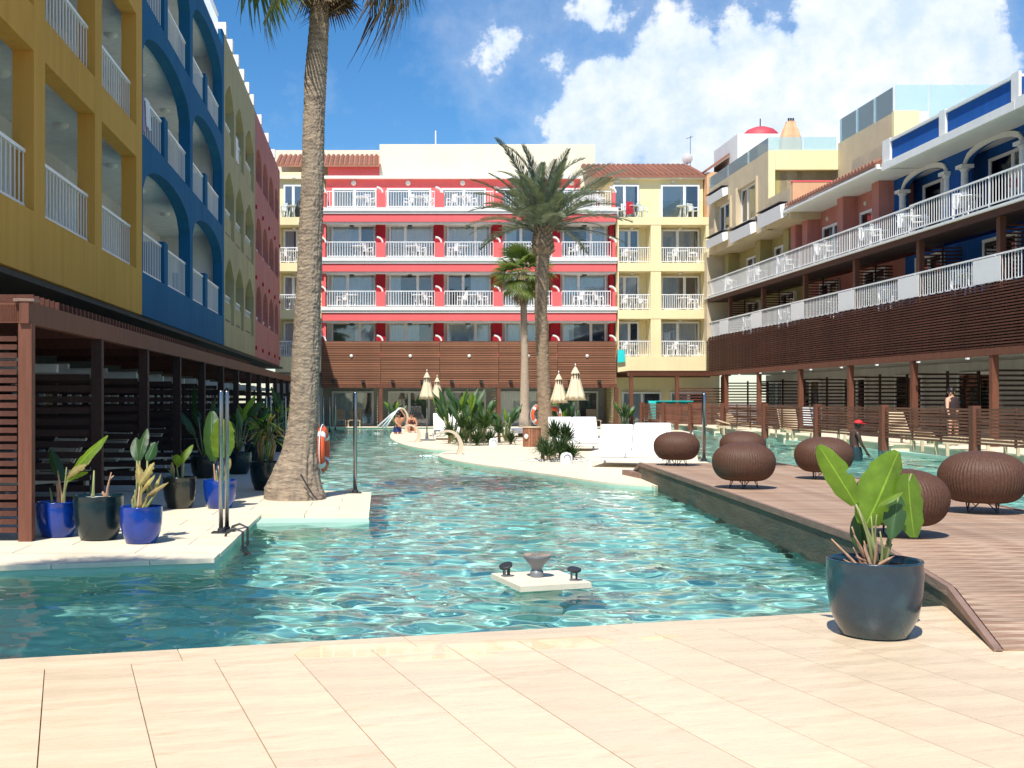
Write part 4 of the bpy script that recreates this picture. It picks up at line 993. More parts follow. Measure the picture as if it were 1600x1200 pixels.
# near pot at the foot of the boardwalk
def near_pot():
    b = Vector((3.14, 7.33, 0)); t = thing('potted_plant', 'large slate blue pot with bright green banana-like leaves beside the boardwalk ramp', 'potted plant', b)
    pot(t, .29, .485, 'pot_navy', .9)
    Q = lambda px, py, dy=0: P(px, py, 7.33+dy)-b
    leaf(t, Q(1337, 788), Q(1281, 697, -.05), .175, (-.35, -1, .25), n=12, sag=.05, fold=.25, torn=.12, seed=3, wpow=.6, twist=-.3)
    leaf(t, Q(1352, 822, .02), Q(1408, 706, .05), .34, (.1, -1, .18), n=14, sag=.06, fold=.22, torn=.16, seed=5, wpow=.6, twist=.35)
    leaf(t, Q(1348, 790, .10), Q(1396, 712, .12), .13, (-.7, -1, .3), n=10, sag=-.03, fold=.5, torn=.05, seed=6, m='leaf')
    leaf(t, Q(1420, 740, .08), Q(1425, 840, .02), .225, (.25, -1, .1), n=12, sag=-.05, fold=.12, torn=.12, seed=8, wpow=.5)
    leaf(t, Q(1404, 775, -.03), Q(1392, 843, -.06), .14, (-.45, -1, .1), n=10, sag=-.03, fold=.3, torn=.1, seed=9, m='leaf_dark')
    leaf(t, Q(1372, 790, -.05), Q(1410, 768, -.1), .05, (0, -.6, .8), n=8, sag=.05, fold=.3, seed=10)
    leaf(t, Q(1342, 800, .14), Q(1346, 862, .1), .12, (-.2, -1, .1), n=8, sag=.05, fold=.3, seed=12, m='leaf_dark')
    stalk(t, [Q(1372, 886), Q(1362, 850), Q(1350, 815), Q(1337, 788)], .014, .008)
    stalk(t, [Q(1372, 888), Q(1366, 855), Q(1352, 822, .02)], .015, .010)
    stalk(t, [Q(1378, 888), Q(1388, 845, .04), Q(1412, 775, .09), Q(1424, 740, .08)], .014, .007)
    stalk(t, [Q(1376, 888), Q(1392, 840), Q(1404, 775, -.03)], .012, .007)
    for a, c, m in (((1364, 888), (1341, 797), 'stalk'), ((1368, 888), (1361, 806), 'stalk'), ((1373, 888), (1370, 804), 'stalk'), ((1381, 888), (1392, 812), 'stalk'),
                 ((1376, 890), (1375, 830), 'stalk'), ((1360, 888), (1331, 823), 'stalk_dry'), ((1356, 888), (1334, 836), 'stalk_dry'), ((1350, 888), (1333, 855), 'stalk_dry'), ((1343, 888), (1299, 842), 'stalk_dry'),
                 ((1382, 888), (1391, 844), 'stalk'), ((1384, 889), (1394, 850), 'stalk_dry'), ((1336, 886), (1318, 874), 'stalk_dry'), ((1364, 890), (1350, 845), 'stalk_dry')):
        stalk(t, bend(Q(*a), Q(*c), side=(rnd.uniform(-.01, .01), rnd.uniform(-.03, .03), 0)), .013, .004, m)
    for i in range(9): leaf(t, Q(1372+rnd.uniform(-14, 14), 889, rnd.uniform(-.08, .08)), Q(1372+rnd.uniform(-34, 32), 850+rnd.uniform(-10, 25), rnd.uniform(-.12, .12)), .022, (0, -1, .3), m='stalk_dry', name='dry_sheath', n=5, fold=.7)
near_pot()

def potted(px, Y, r, h, m, label, kind, seed=0):
    b = Vector((GX(px, Y), Y, 0)); t = thing('potted_plant', label, 'potted plant', b); rr = random.Random(seed); pot(t, r, h, m, .93, top='pebble' if kind in ('lean', 'stubs') else 'soil')
    Q = lambda x, y, dy=0: P(x, y, Y+dy)-b
    zt = h*.93
    if kind == 'lean':
        leaf(t, Q(106, 752), Q(160, 677, -.05), .16, (-.6, -1, .5), torn=.12, seed=1, sag=.12)
        leaf(t, Q(104, 748), Q(137, 718, -.1), .11, (-.2, -1, .4), torn=.4, seed=2, m='leaf_dry', sag=.15); leaf(t, Q(102, 750), Q(136, 736), .08, (.1, -1, .6), torn=.3, seed=3, m='leaf')
        leaf(t, Q(98, 752, .1), Q(78, 700, .2), .13, (.3, -1, .1), m='leaf_dark', seed=4)
        for a, c, mm in (((95, 788), (106, 750), 'stalk'), ((98, 788), (90, 735), 'stalk_dry'), ((90, 788), (92, 742), 'stalk_dry'), ((82, 790), (78, 762), 'stalk'), ((99, 788), (104, 730), 'stalk'), ((93, 788), (88, 752), 'stalk_dry')):
            stalk(t, bend(Q(*a), Q(*c)), .02, .006, mm)
    elif kind == 'stubs':
        stalk(t, [Q(145, 784), Q(146, 760), Q(147, 735)], .022, .008); stalk(t, [Q(166, 784), Q(168, 762), Q(174, 738)], .02, .006, 'stalk_dry')
        stalk(t, [Q(148, 784), Q(143, 772)], .02, .01, 'stalk_dry'); stalk(t, [Q(168, 784), Q(162, 772), Q(160, 768)], .02, .01, 'stalk_dry'); stalk(t, [Q(172, 748), Q(178, 743)], .01, .005, 'stalk_dry')
    elif kind == 'dry':
        for (a, c, w) in (((217, 762), (237, 724), .11), ((220, 758), (214, 722), .10), ((222, 770), (236, 742), .07), ((226, 780), (258, 752), .06), ((236, 782), (252, 742), .05), ((213, 770), (206, 790), .05), ((225, 750), (240, 764), .08)):
            leaf(t, Q(*a), Q(*c, rr.uniform(-.1, .1)), w, (rr.uniform(-.6, .6), -1, .4), m='leaf_dry', torn=.3, seed=rr.randint(0, 99), sag=.2, fold=.5)
        for (a, c) in (((216, 795), (218, 760)), ((220, 795), (222, 750)), ((212, 795), (211, 765)), ((225, 795), (232, 770)), ((228, 795), (250, 760)), ((209, 796), (206, 780)), ((222, 796), (228, 782))):
            stalk(t, bend(Q(*a), Q(*c)), .022, .007, rr.choice(['stalk', 'stalk_dry', 'leaf_dry']))
        for (a, c) in (((218, 790), (226, 668)), ((214, 790), (213, 682)), ((230, 790), (244, 690))):
            leaf(t, Q(*(a[0], a[1]-70), .15), Q(*c, .25), .13, (rr.uniform(-.5, .5), -1, 0), m='leaf_dark', seed=4)
            stalk(t, [Q(*a, .1), Q(a[0], a[1]-70, .15)], .015, .01)
    elif kind == 'small':
        leaf(t, Q(276, 730), Q(299, 694), .12, (-.3, -1, .4), seed=6); leaf(t, Q(274, 726), Q(277, 712, -.1), .14, (0, -1, .4), seed=7); leaf(t, Q(271, 748), Q(268, 722), .06, (0, -1, 0), m='leaf_dry')
        for a, c in (((279, 750), (276, 728)), ((272, 750), (268, 728)), ((285, 750), (288, 715)), ((276, 750), (262, 733))): stalk(t, bend(Q(*a), Q(*c)), .018, .007)
    elif kind == 'broad':
        leaf(t, Q(346, 715), Q(349, 655), .37, (-.1, -1, .1), seed=9, torn=.14, sag=.02, fold=.08, wpow=.35); leaf(t, Q(334, 720, .2), Q(326, 642, .3), .28, (-.3, -1, 0), m='leaf_dark', seed=10, wpow=.5)
        leaf(t, Q(352, 740), Q(360, 716), .09, (.3, -1, 0), m='leaf_dry', seed=11)
        for a, c in (((343, 755), (346, 712)), ((337, 755), (334, 725)), ((350, 755), (357, 720)), ((346, 755), (341, 728)), ((340, 755), (338, 735))): stalk(t, bend(Q(*a), Q(*c)), .02, .008, rr.choice(['stalk', 'stalk_dry']))
    elif kind == 'rosette':
        for i in range(60):
            a = rr.uniform(0, 2*PI); e = rr.uniform(-.5, 1.2); L = rr.uniform(.22, .5); z0 = zt+rr.uniform(.35, .62)
            d = Vector((math.cos(a)*math.cos(e), math.sin(a)*math.cos(e), math.sin(e))); p = Vector((.10*math.cos(a), .06*math.sin(a), z0))
            leaf(t, p, p+d*L, rr.uniform(.03, .05), Vector((-d.x*.3, -d.y*.3, 1)), m=rr.choice(['leaf', 'leaf_dry', 'leaf_dark', 'leaf_dark', 'leaf_dry']), n=5, sag=.35, fold=.4)
        for i in range(14):
            a = rr.uniform(0, 2*PI); stalk(t, [Vector((.1*math.cos(a), .1*math.sin(a), zt)), Vector((.16*math.cos(a+.4), .12*math.sin(a), zt+.3)), Vector((.08*math.cos(a), .08*math.sin(a), zt+.55))], .022, .012, rr.choice(['stalk', 'stalk_dry', 'leaf_dry']))
    else:   # tall dark banana plants in the shade
        for i in range(9):
            a = rr.uniform(0, 2*PI); rad = rr.uniform(.1, .4); z1 = zt+rr.uniform(.35, .8); p = Vector((rad*.6*math.cos(a), rad*.6*math.sin(a), z1))
            q = p+Vector((math.cos(a)*.3, math.sin(a)*.3-.1, rr.uniform(.15, .6)))
            stalk(t, [(0, 0, zt), p*.6+Vector((0, 0, .1)), p], .02, .009); leaf(t, p, q, rr.uniform(.12, .2), (rr.uniform(-1, 1), -1, .3), m='leaf_dark' if rr.random() < .8 else 'leaf', torn=.15, seed=i, sag=.2)
potted(90, 12.6, .23, .385, 'pot_blue', 'bright blue pot beside the corner post with one leaf leaning right', 'lean', 1)
potted(154, 12.35, .268, .475, 'pot_teal', 'dark green glazed pot with only two cut stalks between two blue pots', 'stubs', 2)
potted(220.5, 12.05, .222, .385, 'pot_blue', 'bright blue pot full of yellow curled dry leaves', 'dry', 3)
potted(281, 15.9, .232, .43, 'pot_olive', 'olive brown glazed pot with a small pale leaf in front of the pergola', 'small', 4)
potted(343.5, 15.9, .228, .39, 'pot_blue', 'bright blue pot with one broad glowing leaf behind the twin steel posts', 'broad', 5)
potted(416, 19.1, .27, .47, 'pot_teal', 'dark teal pot with a shaggy half dry rosette left of the palm trunk', 'rosette', 6)
potted(372, 23.2, .27, .44, 'pot_teal', 'dark shaded pot with banana leaves behind the broad leaf pot', 'tall', 7)
potted(318, 22.0, .25, .42, 'pot_olive', 'shaded pot with tall dark leaves under the pergola near the blue pot', 'tall', 8)
potted(400, 27.0, .27, .45, 'pot_teal', 'shaded pot of dark banana leaves behind the rosette pot', 'tall', 9)
potted(436, 33.0, .27, .45, 'pot_teal', 'farthest shaded banana plant pot seen left of the palm trunk', 'tall', 11)

# ------------------------------------------------------------------ palms
def trunk_mesh(pts, rs, n=48, step=.035, ring=.012, ringk=.075, name='trunk', m='bark_ring', seed=3, flute=0):
    """pts: centre line [(x,y,z)], rs: radii; leaf-scar rings as relief"""
    pts = [Vector(p) for p in pts]; zs = [p.z for p in pts]
    b = MB(); z = zs[0]; k = 0; N = int((zs[-1]-zs[0])/step)
    xs_, ys_ = [p.x for p in pts], [p.y for p in pts]
    for i in range(N+1):
        z = zs[0]+(zs[-1]-zs[0])*i/N
        cx, cy, r = np.interp(z, zs, xs_), np.interp(z, zs, ys_), np.interp(z, zs, rs)
        for j in range(n):
            a = 2*PI*j/n; q = Vector((math.cos(a)*2.2, math.sin(a)*2.2, z*.9+seed))
            ph = z/ringk+noise.noise(q)*1.6; d = (ph % 1); rr = r+ring*(d-.5)+.022*r*noise.noise(q*1.7)*2+ring*1.2*noise.noise(Vector((math.cos(a)*7, math.sin(a)*7, z*16)))
            if flute and z-zs[0] < 1.1: f_ = (1-(z-zs[0])/1.1); rr += flute*f_*(abs(math.sin(a*13+noise.noise(q*2)*2.5))-.4)+.03*f_*noise.noise(Vector((math.cos(a)*9, math.sin(a)*9, z*5)))
            b.v.append((cx+rr*math.cos(a), cy+rr*math.sin(a), z))
    for i in range(N):
        for j in range(n): a = i*n+j; c = i*n+(j+1) % n; b.f.append((a, c, c+n, a+n))
    return b
def frond(L, droop, nl=44, wl=.42, seed=0, stiff=1.):
    """feather frond in local x (outward) z (up)"""
    r = random.Random(seed); b = MB(); pts = []
    ang = 0; p = Vector((0, 0, 0)); n = 26
    for i in range(n+1):
        pts.append(p.copy()); ang = -droop*(i/n)**1.6; p = p+Vector((math.cos(ang), 0, math.sin(ang)))*(L/n)
    b.tube(pts, [.028*(1-.85*i/n) for i in range(n+1)], 5)
    for i in range(nl):
        t = .16+.84*i/nl; f = t*n; a = int(min(n-1, f)); c = pts[a].lerp(pts[a+1], f-a); tg = (pts[a+1]-pts[a]).normalized()
        ll = wl*(math.sin(PI*min(1, t*.86+.12))**.6)*(.9+.2*r.random())
        for s in (-1, 1):
            out = (tg*(.75+.35*t)+Vector((0, s, 0))*(1.0-.35*t)+Vector((0, 0, .35+r.uniform(-.25, .25)))).normalized()
            e = c+out*ll+Vector((0, 0, -.10*ll)); mid = c+out*ll*.5; w = Vector((0, 0, 1)).cross(out).normalized()*.012+Vector((0, 0, .007))
            k = len(b.v); b.v += [tuple(c-w*.6), tuple(c+w*.6), tuple(mid+w), tuple(mid-w), tuple(e)]; b.f += [(k, k+1, k+2, k+3), (k+3, k+2, k+4)]
    return b
def fan(R, petiole, seed=0, droop=.5, nb=38, spread=2.7, dead=False):
    r = random.Random(seed); b = MB(); b.tube([(0, 0, 0), (petiole*.5, 0, .02), (petiole, 0, -.02)], [.016, .012, .010], 5)
    for i in range(nb):
        a = -spread/2+spread*i/(nb-1); L = R*(.75+.25*math.cos(a*.8))*(.9+.15*r.random()); fold = .25 if not dead else .9
        d0 = Vector((math.cos(a), math.sin(a), -.1-fold*abs(a)*.25)).normalized(); pr = Vector((petiole, 0, -.02)); sd = Vector((-math.sin(a), math.cos(a), .25))
        q = [pr, pr+d0*L*.35, pr+d0*L*.7+Vector((0, 0, -droop*L*.12)), pr+d0*L*.92+Vector((0, 0, -droop*L*(.35+.3*r.random())))]
        ws = [.006, L*.024, L*.020, .002]; k = len(b.v)
        for p, w in zip(q, ws): b.v += [tuple(p-sd*w), tuple(p+sd*w)]
        for j in range(3): b.f.append((k+2*j, k+2*j+1, k+2*j+3, k+2*j+2))
    return b
def add_fronds(t, meshes, top, els, name='frond', jit=.06, rseed=1, sc=(.85, 1.08)):
    r = random.Random(rseed)
    for i, (az, el) in enumerate(els):
        o = put(name, meshes[i % len(meshes)], t, Vector(top)+Vector((r.uniform(-jit, jit), r.uniform(-jit, jit), r.uniform(-jit, jit)*2)), sc=r.uniform(*sc))
        o.rotation_euler = (Matrix.Rotation(az, 4, 'Z') @ Matrix.Rotation(-el, 4, 'Y') @ Matrix.Rotation(r.uniform(-.5, .5), 4, 'X')).to_euler()
# tall ringed palm on the left terrace
def big_palm():
    Y = 17.4; b = Vector((GX(461, Y), Y, 0)); t = thing('palm_tree', 'tall fan palm with a thick flared ringed trunk rising out of the picture', 'palm tree', b)
    c = [(461, 780), (459, 760), (462, 735), (468, 705), (472, 670), (475, 640), (478, 560), (483, 430), (488, 300), (490, 200), (493, 120), (498, 50), (502, -10), (506, -75)]
    rs = [47, 43, 35, 27.5, 24, 22.5, 21.5, 19, 17.5, 16.5, 17, 15, 15, 17]
    pts = [P(x, y, Y)-b for x, y in c]; pts[0].z = 0; rs = [v/1800*Y for v in rs]
    for p in pts: p.y *= 0
    trunk_mesh(pts, rs, 96, .014, .011, .055, flute=.03).build('trunk', 'bark_ring', t, True)
    top = pts[-2]
    G = [fan(1.15, .75, s, .5).mesh('frond', 'fan_leaf') for s in range(3)]; D = [fan(.95, .62, s+9, 1.2, 30, 1.7, True).mesh('dead_frond', 'dead_leaf') for s in range(3)]
    top = pts[-1]+Vector((0, 0, .30)); r = random.Random(4)
    els = [(r.uniform(0, 2*PI), r.uniform(.4, 1.4)) for i in range(44)]; add_fronds(t, G, top+Vector((0, 0, .45)), els, 'frond', rseed=3)
    els = [(r.uniform(0, 2*PI), r.uniform(-1.4, -1.0)) for i in range(16)]; add_fronds(t, D, top+Vector((0, 0, .0)), els, 'dead_frond', rseed=5, sc=(.7, .85))
    # the ones hanging into view on the right
    for az, el, dz in ((-.25, -.28, .35), (-.45, -.52, .4), (.2, -.3, .4), (-.02, -.55, .35), (.35, -.5, .4), (-.7, -.25, .4), (3.3, -.1, .25), (3.05, -.72, .42), (3.5, -.95, .2)):
        o = put('frond', G[0], t, top+Vector((0, 0, dz)), sc=1.18); o.rotation_euler = (Matrix.Rotation(az, 4, 'Z') @ Matrix.Rotation(-el, 4, 'Y')).to_euler()
    for az, el, dz in ((-.12, -.62, .35), (.1, -.75, .3)):
        o = put('dead_frond', D[0], t, top+Vector((0, 0, dz)), sc=1.45); o.rotation_euler = (Matrix.Rotation(az, 4, 'Z') @ Matrix.Rotation(-el, 4, 'Y')).to_euler()
    # a dark irrigation hose against the foot
    MB().tube([(.12, -.50, .40), (.20, -.46, .25), (.30, -.40, .08), (.36, -.42, .02)], .012, 6).build('hose', 'dark_metal', t)
    return t
bp_ = big_palm()
# its neighbour just outside the frame, whose crown shades the near water
o = copy_tree(bp_)
for i, ch in enumerate([c for c in o.children if 'frond' in c.name]):
    if i % 5 < 2: bpy.data.objects.remove(ch)
o.location = (-4.7, 3.3, 0); o.rotation_euler = (0, 0, 2.1); o['label'] = 'tall fan palm beside the camera whose crown shades the near water'
def date_palm():
    Y = 40.0; b = Vector((GX(850, Y), Y, 0)); t = thing('palm_tree', 'feathery date palm with a full rounded crown on the island', 'palm tree', b)
    c = [(852, 692), (851, 640), (848, 560), (845, 480), (847, 420), (848, 400)]; pts = [P(x, y, Y)-b for x, y in c]; pts[0].z = 0
    rs = [.27, .25, .22, .21, .22, .24]; trunk_mesh(pts, rs, 32, .035, .022, .13, seed=8).build('trunk', 'bark_date', t, True)
    top = P(848, 368, Y)-b; r = random.Random(2)
    # bulging head of cut leaf bases
    me = MB().hexa([(0,-.05,-.02),(.24,-.035,.10),(0,.05,-.02),(.24,.035,.10),(0,-.06,.05),(.22,-.03,.15),(0,.06,.05),(.22,.03,.15)]).mesh('leaf_base', 'bark_date')
    MB().lathe([(.20, -.75), (.33, -.5), (.36, -.2), (.30, .05), (.18, .25), (.05, .4)], 20).build('heart', 'bark_date', t, True, loc=top)
    for i in range(90):
        k = i/90; a = i*2.4; o = put('leaf_base', me, t, top+Vector((math.cos(a)*.24, math.sin(a)*.24, -.68+k*.85)), sc=.95); o.rotation_euler = (0, -.25-.6*k, a); o.rotation_euler = (Matrix.Rotation(a, 4, 'Z') @ Matrix.Rotation(-.25-.6*k, 4, 'Y')).to_euler()
    F = [frond(L, d, 84, .46, s).mesh('frond', 'palm_leaf') for s, (L, d) in enumerate(((3.3, .85), (3.1, 1.05), (3.5, .65), (3.0, 1.2)))]
    els = []
    for i in range(58):
        k = i/58; els.append((i*2.39996, .12+1.38*k**.85))
    add_fronds(t, F, top+Vector((0, 0, .15)), els, jit=.1, rseed=6, sc=(.8, 1.05))
date_palm()
def small_palm():
    Y = 47.0; b = Vector((GX(820, Y), Y, 0)); t = thing('palm_tree', 'slender fan palm with a small scruffy crown beside the date palm', 'palm tree', b)
    c = [(821, 684), (820, 640), (820, 560), (818, 470), (817, 430)]; pts = [P(x, y, Y)-b for x, y in c]; pts[0].z = 0
    trunk_mesh(pts, [.30, .20, .15, .125, .12], 28, .05, .008, .09, seed=4).build('trunk', 'bark_smooth', t, True)
    MB().lathe([(.12, -.75), (.24, -.5), (.27, -.15), (.14, .15)], 16, fr=lambda a, j: 1+.12*math.sin(9*a+j*2)).build('fibre_skirt', 'bark_date', t, True, loc=pts[-1])
    G = [fan(.95, .66, s, .55, 30).mesh('frond', 'fan_leaf') for s in range(3)]; D = [fan(.7, .5, s+9, 1.2, 22, 1.6, True).mesh('dead_frond', 'dead_leaf') for s in range(2)]
    r = random.Random(12); add_fronds(t, G, pts[-1], [(i*2.4, -.75+2.1*(i/34)) for i in range(34)], rseed=7); add_fronds(t, D, pts[-1], [(i*2.4, -1.15) for i in range(8)], 'dead_frond', rseed=8)
small_palm()

# ------------------------------------------------------------------ bushes
def yucca(px, Y, s, label, nb=70, seed=0, h=0, m='yucca', wmul=1):
    b = Vector((GX(px, Y), Y, 0)); t = thing('spiky_plant', label, 'plant', b, group='spiky plants on the island'); r = random.Random(seed); q = MB()
    for i in range(nb):
        a = i*2.4+r.uniform(-.3, .3); e = -.1+1.5*(i/nb)**.8; L = s*r.uniform(.75, 1.1); d = Vector((math.cos(a)*math.cos(e), math.sin(a)*math.cos(e), math.sin(e)))
        p = Vector((d.x*.05, d.y*.05, h+.08)); w = Vector((-math.sin(a), math.cos(a), 0))*(.022*wmul*(s/.6)); tip = p+d*L+Vector((0, 0, -.22*L*math.cos(e))); mid = p+d*L*.5+Vector((0, 0, .02))
        k = len(q.v); q.v += [tuple(p-w*.7), tuple(p+w*.7), tuple(mid+w), tuple(mid-w), tuple(tip)]; q.f += [(k, k+1, k+2, k+3), (k+3, k+2, k+4)]
    q.build('blades', m, t)
    MB().tube([(0, 0, 0), (0, 0, h+.12)], .05, 7).build('stem', 'bark_date', t)
def strelitzia(px, Y, H, label, n=9, seed=0, m='leaf_dark', w=.28):
    b = Vector((GX(px, Y), Y, 0)); t = thing('banana_plant', label, 'plant', b, group='broad leaved plants on the island'); r = random.Random(seed)
    for i in range(n):
        a = r.uniform(0, 2*PI); p = Vector((math.cos(a)*.3*H*.5, math.sin(a)*.2, H*r.uniform(.3, .62))); q = p+Vector((math.cos(a)*.35, -.05, H*r.uniform(.25, .42)))
        stalk(t, [(0, 0, 0), p*.6, p], .03, .015); leaf(t, p, q, w*r.uniform(.8, 1.15), (r.uniform(-1, 1), -1, .5), m=m if r.random() < .75 else 'leaf', torn=.2, seed=i+seed, sag=.18, n=8)
yucca(745, 37.5, .62, 'dense spiky plant at the front left of the far planting bed', 90, 1); yucca(718, 37.8, .55, 'spiky plant at the left front edge of the far bed beside the water spout', 80, 2); yucca(765, 38.2, .6, 'spiky plant at the front of the far bed beside the white speaker', 80, 3)
yucca(757, 39.5, .75, 'taller spiky plant in the middle of the far planting bed', 100, 4, .45); yucca(702, 39.0, .55, 'spiky plant under the banana leaves near the white lounger', 80, 5, .2); yucca(780, 40, .6, 'spiky plant at the right of the far bed in front of the slender palm', 80, 6, .25)
yucca(798, 38.4, .5, 'low spiky plant at the right hand end of the far bed', 70, 17)
yucca(735, 39.2, .6, 'spiky plant hidden among the banana stems of the far bed', 80, 18, .3); yucca(722, 39.6, .6, 'spiky plant behind the left spiky plants of the far bed', 80, 19, .45)
strelitzia(728, 40.2, 2.0, 'tall broad leaved plant standing highest in the far bed', 22, 1, w=.22); strelitzia(706, 40.6, 1.9, 'broad leaved plant leaning over the white lounger', 16, 2, w=.17); strelitzia(753, 41, 1.7, 'broad leaved plant at the right of the tallest one', 16, 3, w=.18); strelitzia(790, 41, 1.45, 'broad leaved plant in front of the slender palm trunk', 13, 14, w=.16)
yucca(857, 27.8, .52, 'spiky plant at the front left of the near bed beside the pebbles', 90, 7, .05); yucca(876, 28.2, .55, 'spiky plant at the front of the near bed behind the speaker', 90, 8, .1); yucca(893, 28.4, .5, 'spiky plant at the right end of the near bed by the white daybed', 80, 9)
yucca(866, 29.2, .6, 'taller spiky plant at the back of the near bed against the date palm', 90, 10, .45); yucca(884, 29.4, .6, 'taller spiky plant at the back of the near bed by the umbrella pole', 90, 11, .35); yucca(848, 28.6, .48, 'spiky plant in the near bed beside the wooden barrel', 80, 12, .1)
strelitzia(868, 46, 1.6, 'leafy plant under the closed umbrellas behind the date palm', 12, 6); strelitzia(880, 47, 1.7, 'leafy plant right behind the umbrella pole', 12, 16)
strelitzia(617, 61.0, 1.7, 'small leafy plant against the far ground floor wall', 8, 7, w=.2); strelitzia(975, 60, 1.5, 'small palm-like plant beside the garden pergola post', 8, 8, w=.16); yucca(975, 59.6, .9, 'spiky plant beside the garden pergola post', 50, 21, .5)
strelitzia(470, 58, 2.0, 'dark leafy plant at the far end of the left pergola', 9, 9)
# pebbles round the near bed
b = MB(); r = random.Random(3)
for i in range(190):
    x, y, s = GX(872, 28)+r.gauss(0, .42), 27.6+abs(r.gauss(0, .5))*1.2, r.uniform(.02, .05); b.lathe([(.001, 0), (s, s*.3), (s*.8, s*.8), (.001, s)], 6, (x, y))
o = stuff(b.build('pebbles', 'pebble')); tag(o, 'white pebbles scattered under the spiky plants of the near bed', 'pebbles')

# ------------------------------------------------------------------ wicker poufs
def pouf():
    b = MB(); nr, ns = 288, 56; prof = []
    for j in range(ns+1):
        a = -PI/2+PI*j/ns; r = (.42*max(0.02, math.cos(a))**.80) if a > 0 else (.19+.23*max(0, math.cos(a))**.9); prof.append((r, .27+.265*math.sin(a)*(1.0)))
    prof = [(.001, .006)]+prof
    b.lathe(prof, nr, fr=lambda an, j: 1+.011*math.cos(an*72)+(.007 if ((int(an/(2*PI)*72+.001)+j) % 2) else -.007))
    lg = MB(); me_leg = MB().tube([(.17, 0, .03), (.19, .0, -.10)], .006, 6).tube([(.12, .10, .03), (.19, .0, -.10)], .006, 6).tube([(.17, 0, .03), (.15, .06, -.03), (.12, .10, .03)], .005, 6).mesh('leg', 'dark_metal')
    return b.mesh('wicker_shell', 'wicker', True), me_leg
PM = pouf()
for px, Y, sc, dz, lb in ((1057, 21.1, .97, .0, 'round brown wicker stool nearest the white daybed at the far end of the boardwalk'), (1162, 15.67, .98, 0, 'round brown wicker stool at the left edge of the boardwalk with another right behind it'),
                      (1160, 21.4, .97, 0, 'round brown wicker stool mostly hidden behind another stool'), (1287, 17.5, 1.0, 0, 'round brown wicker stool above the tip of the leftmost banana leaf'),
                      (1408, 10.2, .93, 0, 'round brown wicker stool partly hidden by the banana leaves of the big pot'), (1535, 12.3, 1.03, 0, 'round brown wicker stool nearest the right edge of the picture')):
    t = thing('wicker_stool', lb, 'stool', (GX(px, Y), Y, .29), group='wicker stools on the boardwalk'); t.scale = (sc,)*3; t.rotation_euler.z = px
    put('wicker_shell', PM[0], t, (0, 0, .105))
    for k in range(4): put('leg', PM[1], t, (0, 0, .105), rz=k*PI/2)

# ------------------------------------------------------------------ steel posts, lifebuoys
def post(px, Y, ztop, label, r=.03, z0=0, plate=True, m='steel', grp='glossy steel posts'):
    t = thing('steel_post', label, 'post', (GX(px, Y), Y, z0), group=grp); MB().lathe([(r, .012), (r, ztop-z0-.02), (r*.8, ztop-z0)], 16, close=True).build('tube', m, t, True)
    if plate: MB().box(-.10, .10, -.09, .09, 0, .012).build('base_plate', 'dark_metal', t); MB().lathe([(r*1.7, .012), (r*1.5, .05), (r*1.0, .055)], 16).build('collar', 'dark_metal', t)
post(345.3, 12.95, 1.60, 'left one of the two steel posts standing together at the pool corner', .025); post(354.5, 13.12, 1.60, 'right one of the two steel posts standing together at the pool corner', .025)
post(555, 18.45, 1.62, 'single dark steel post on the corner of the palm terrace', .032)
post(416, 29, 1.58, 'left one of the paired steel posts behind the shaggy rosette pot', .03); post(423, 29.3, 1.58, 'right one of the paired steel posts behind the shaggy rosette pot', .03)
post(446, 30, 1.58, 'single steel post between the rosette pot and the palm trunk', .03); post(497, 20.5, 1.6, 'steel post at the palm trunk that carries the orange lifebuoy', .03); post(505, 48, 1.58, 'slim steel post behind the lifebuoy', .035)
post(515, 53, 1.6, 'slim steel post at the far left edge of the water', .035); post(524, 56, 1.62, 'farthest slim steel post at the left edge of the water', .035)
post(1100, 22.5, 1.62, 'dark steel post at the far corner of the boardwalk', .036, .29); post(1375, 30.5, 0.5, 'short steel leg standing in the right pool', .05, -.5, False)
def lifebuoy(loc, rot, label):
    t = thing('lifebuoy', label, 'lifebuoy', loc); t.rotation_euler = rot; t.scale = (.92 if 'edge-on' in label else .8,)*3
    R, r_ = .30, .085; b = MB()
    for i in range(48):
        for j in range(14): a, c = 2*PI*i/48, 2*PI*j/14; b.v.append(((R+r_*.8*math.cos(c))*math.cos(a), r_*math.sin(c), (R+r_*math.cos(c))*math.sin(a)*1.15))
    for i in range(48):
        for j in range(14): b.f.append((i*14+j, ((i+1) % 48)*14+j, ((i+1) % 48)*14+(j+1) % 14, i*14+(j+1) % 14))
    b.build('ring', 'orange', t, True)
    for k in range(4):
        bb = MB(); a0 = PI/4+k*PI/2
        for i in range(5):
            for j in range(14): a, c = a0-.14+.28*i/4, 2*PI*j/14; bb.v.append(((R+r_*.86*math.cos(c))*math.cos(a), r_*1.06*math.sin(c), (R+r_*1.05*math.cos(c))*math.sin(a)*1.15))
        for i in range(4):
            for j in range(14): bb.f.append((i*14+j, (i+1)*14+j, (i+1)*14+(j+1) % 14, i*14+(j+1) % 14))
        bb.build('white_band', 'white_paint', t, True)
    pts = [((R+r_*1.35)*math.cos(a)*1.0, 0, (R+r_*1.35)*math.sin(a)*1.15) for a in [2*PI*i/40 for i in range(41)]]; MB().tube(pts, .011, 5).build('rope', 'white_paint', t)
lifebuoy((GX(504.5, 20.3), 20.3, .62), (0, 0, PI/2-.12), 'orange lifebuoy seen edge-on beside the thick palm trunk')
lifebuoy((GX(841, 41.5), 41.5, .95), (0, 0, .5), 'orange lifebuoy just left of the date palm trunk'); lifebuoy((GX(864, 41.5), 41.5, .90), (0, .4, -.6), 'orange lifebuoy just right of the date palm trunk')
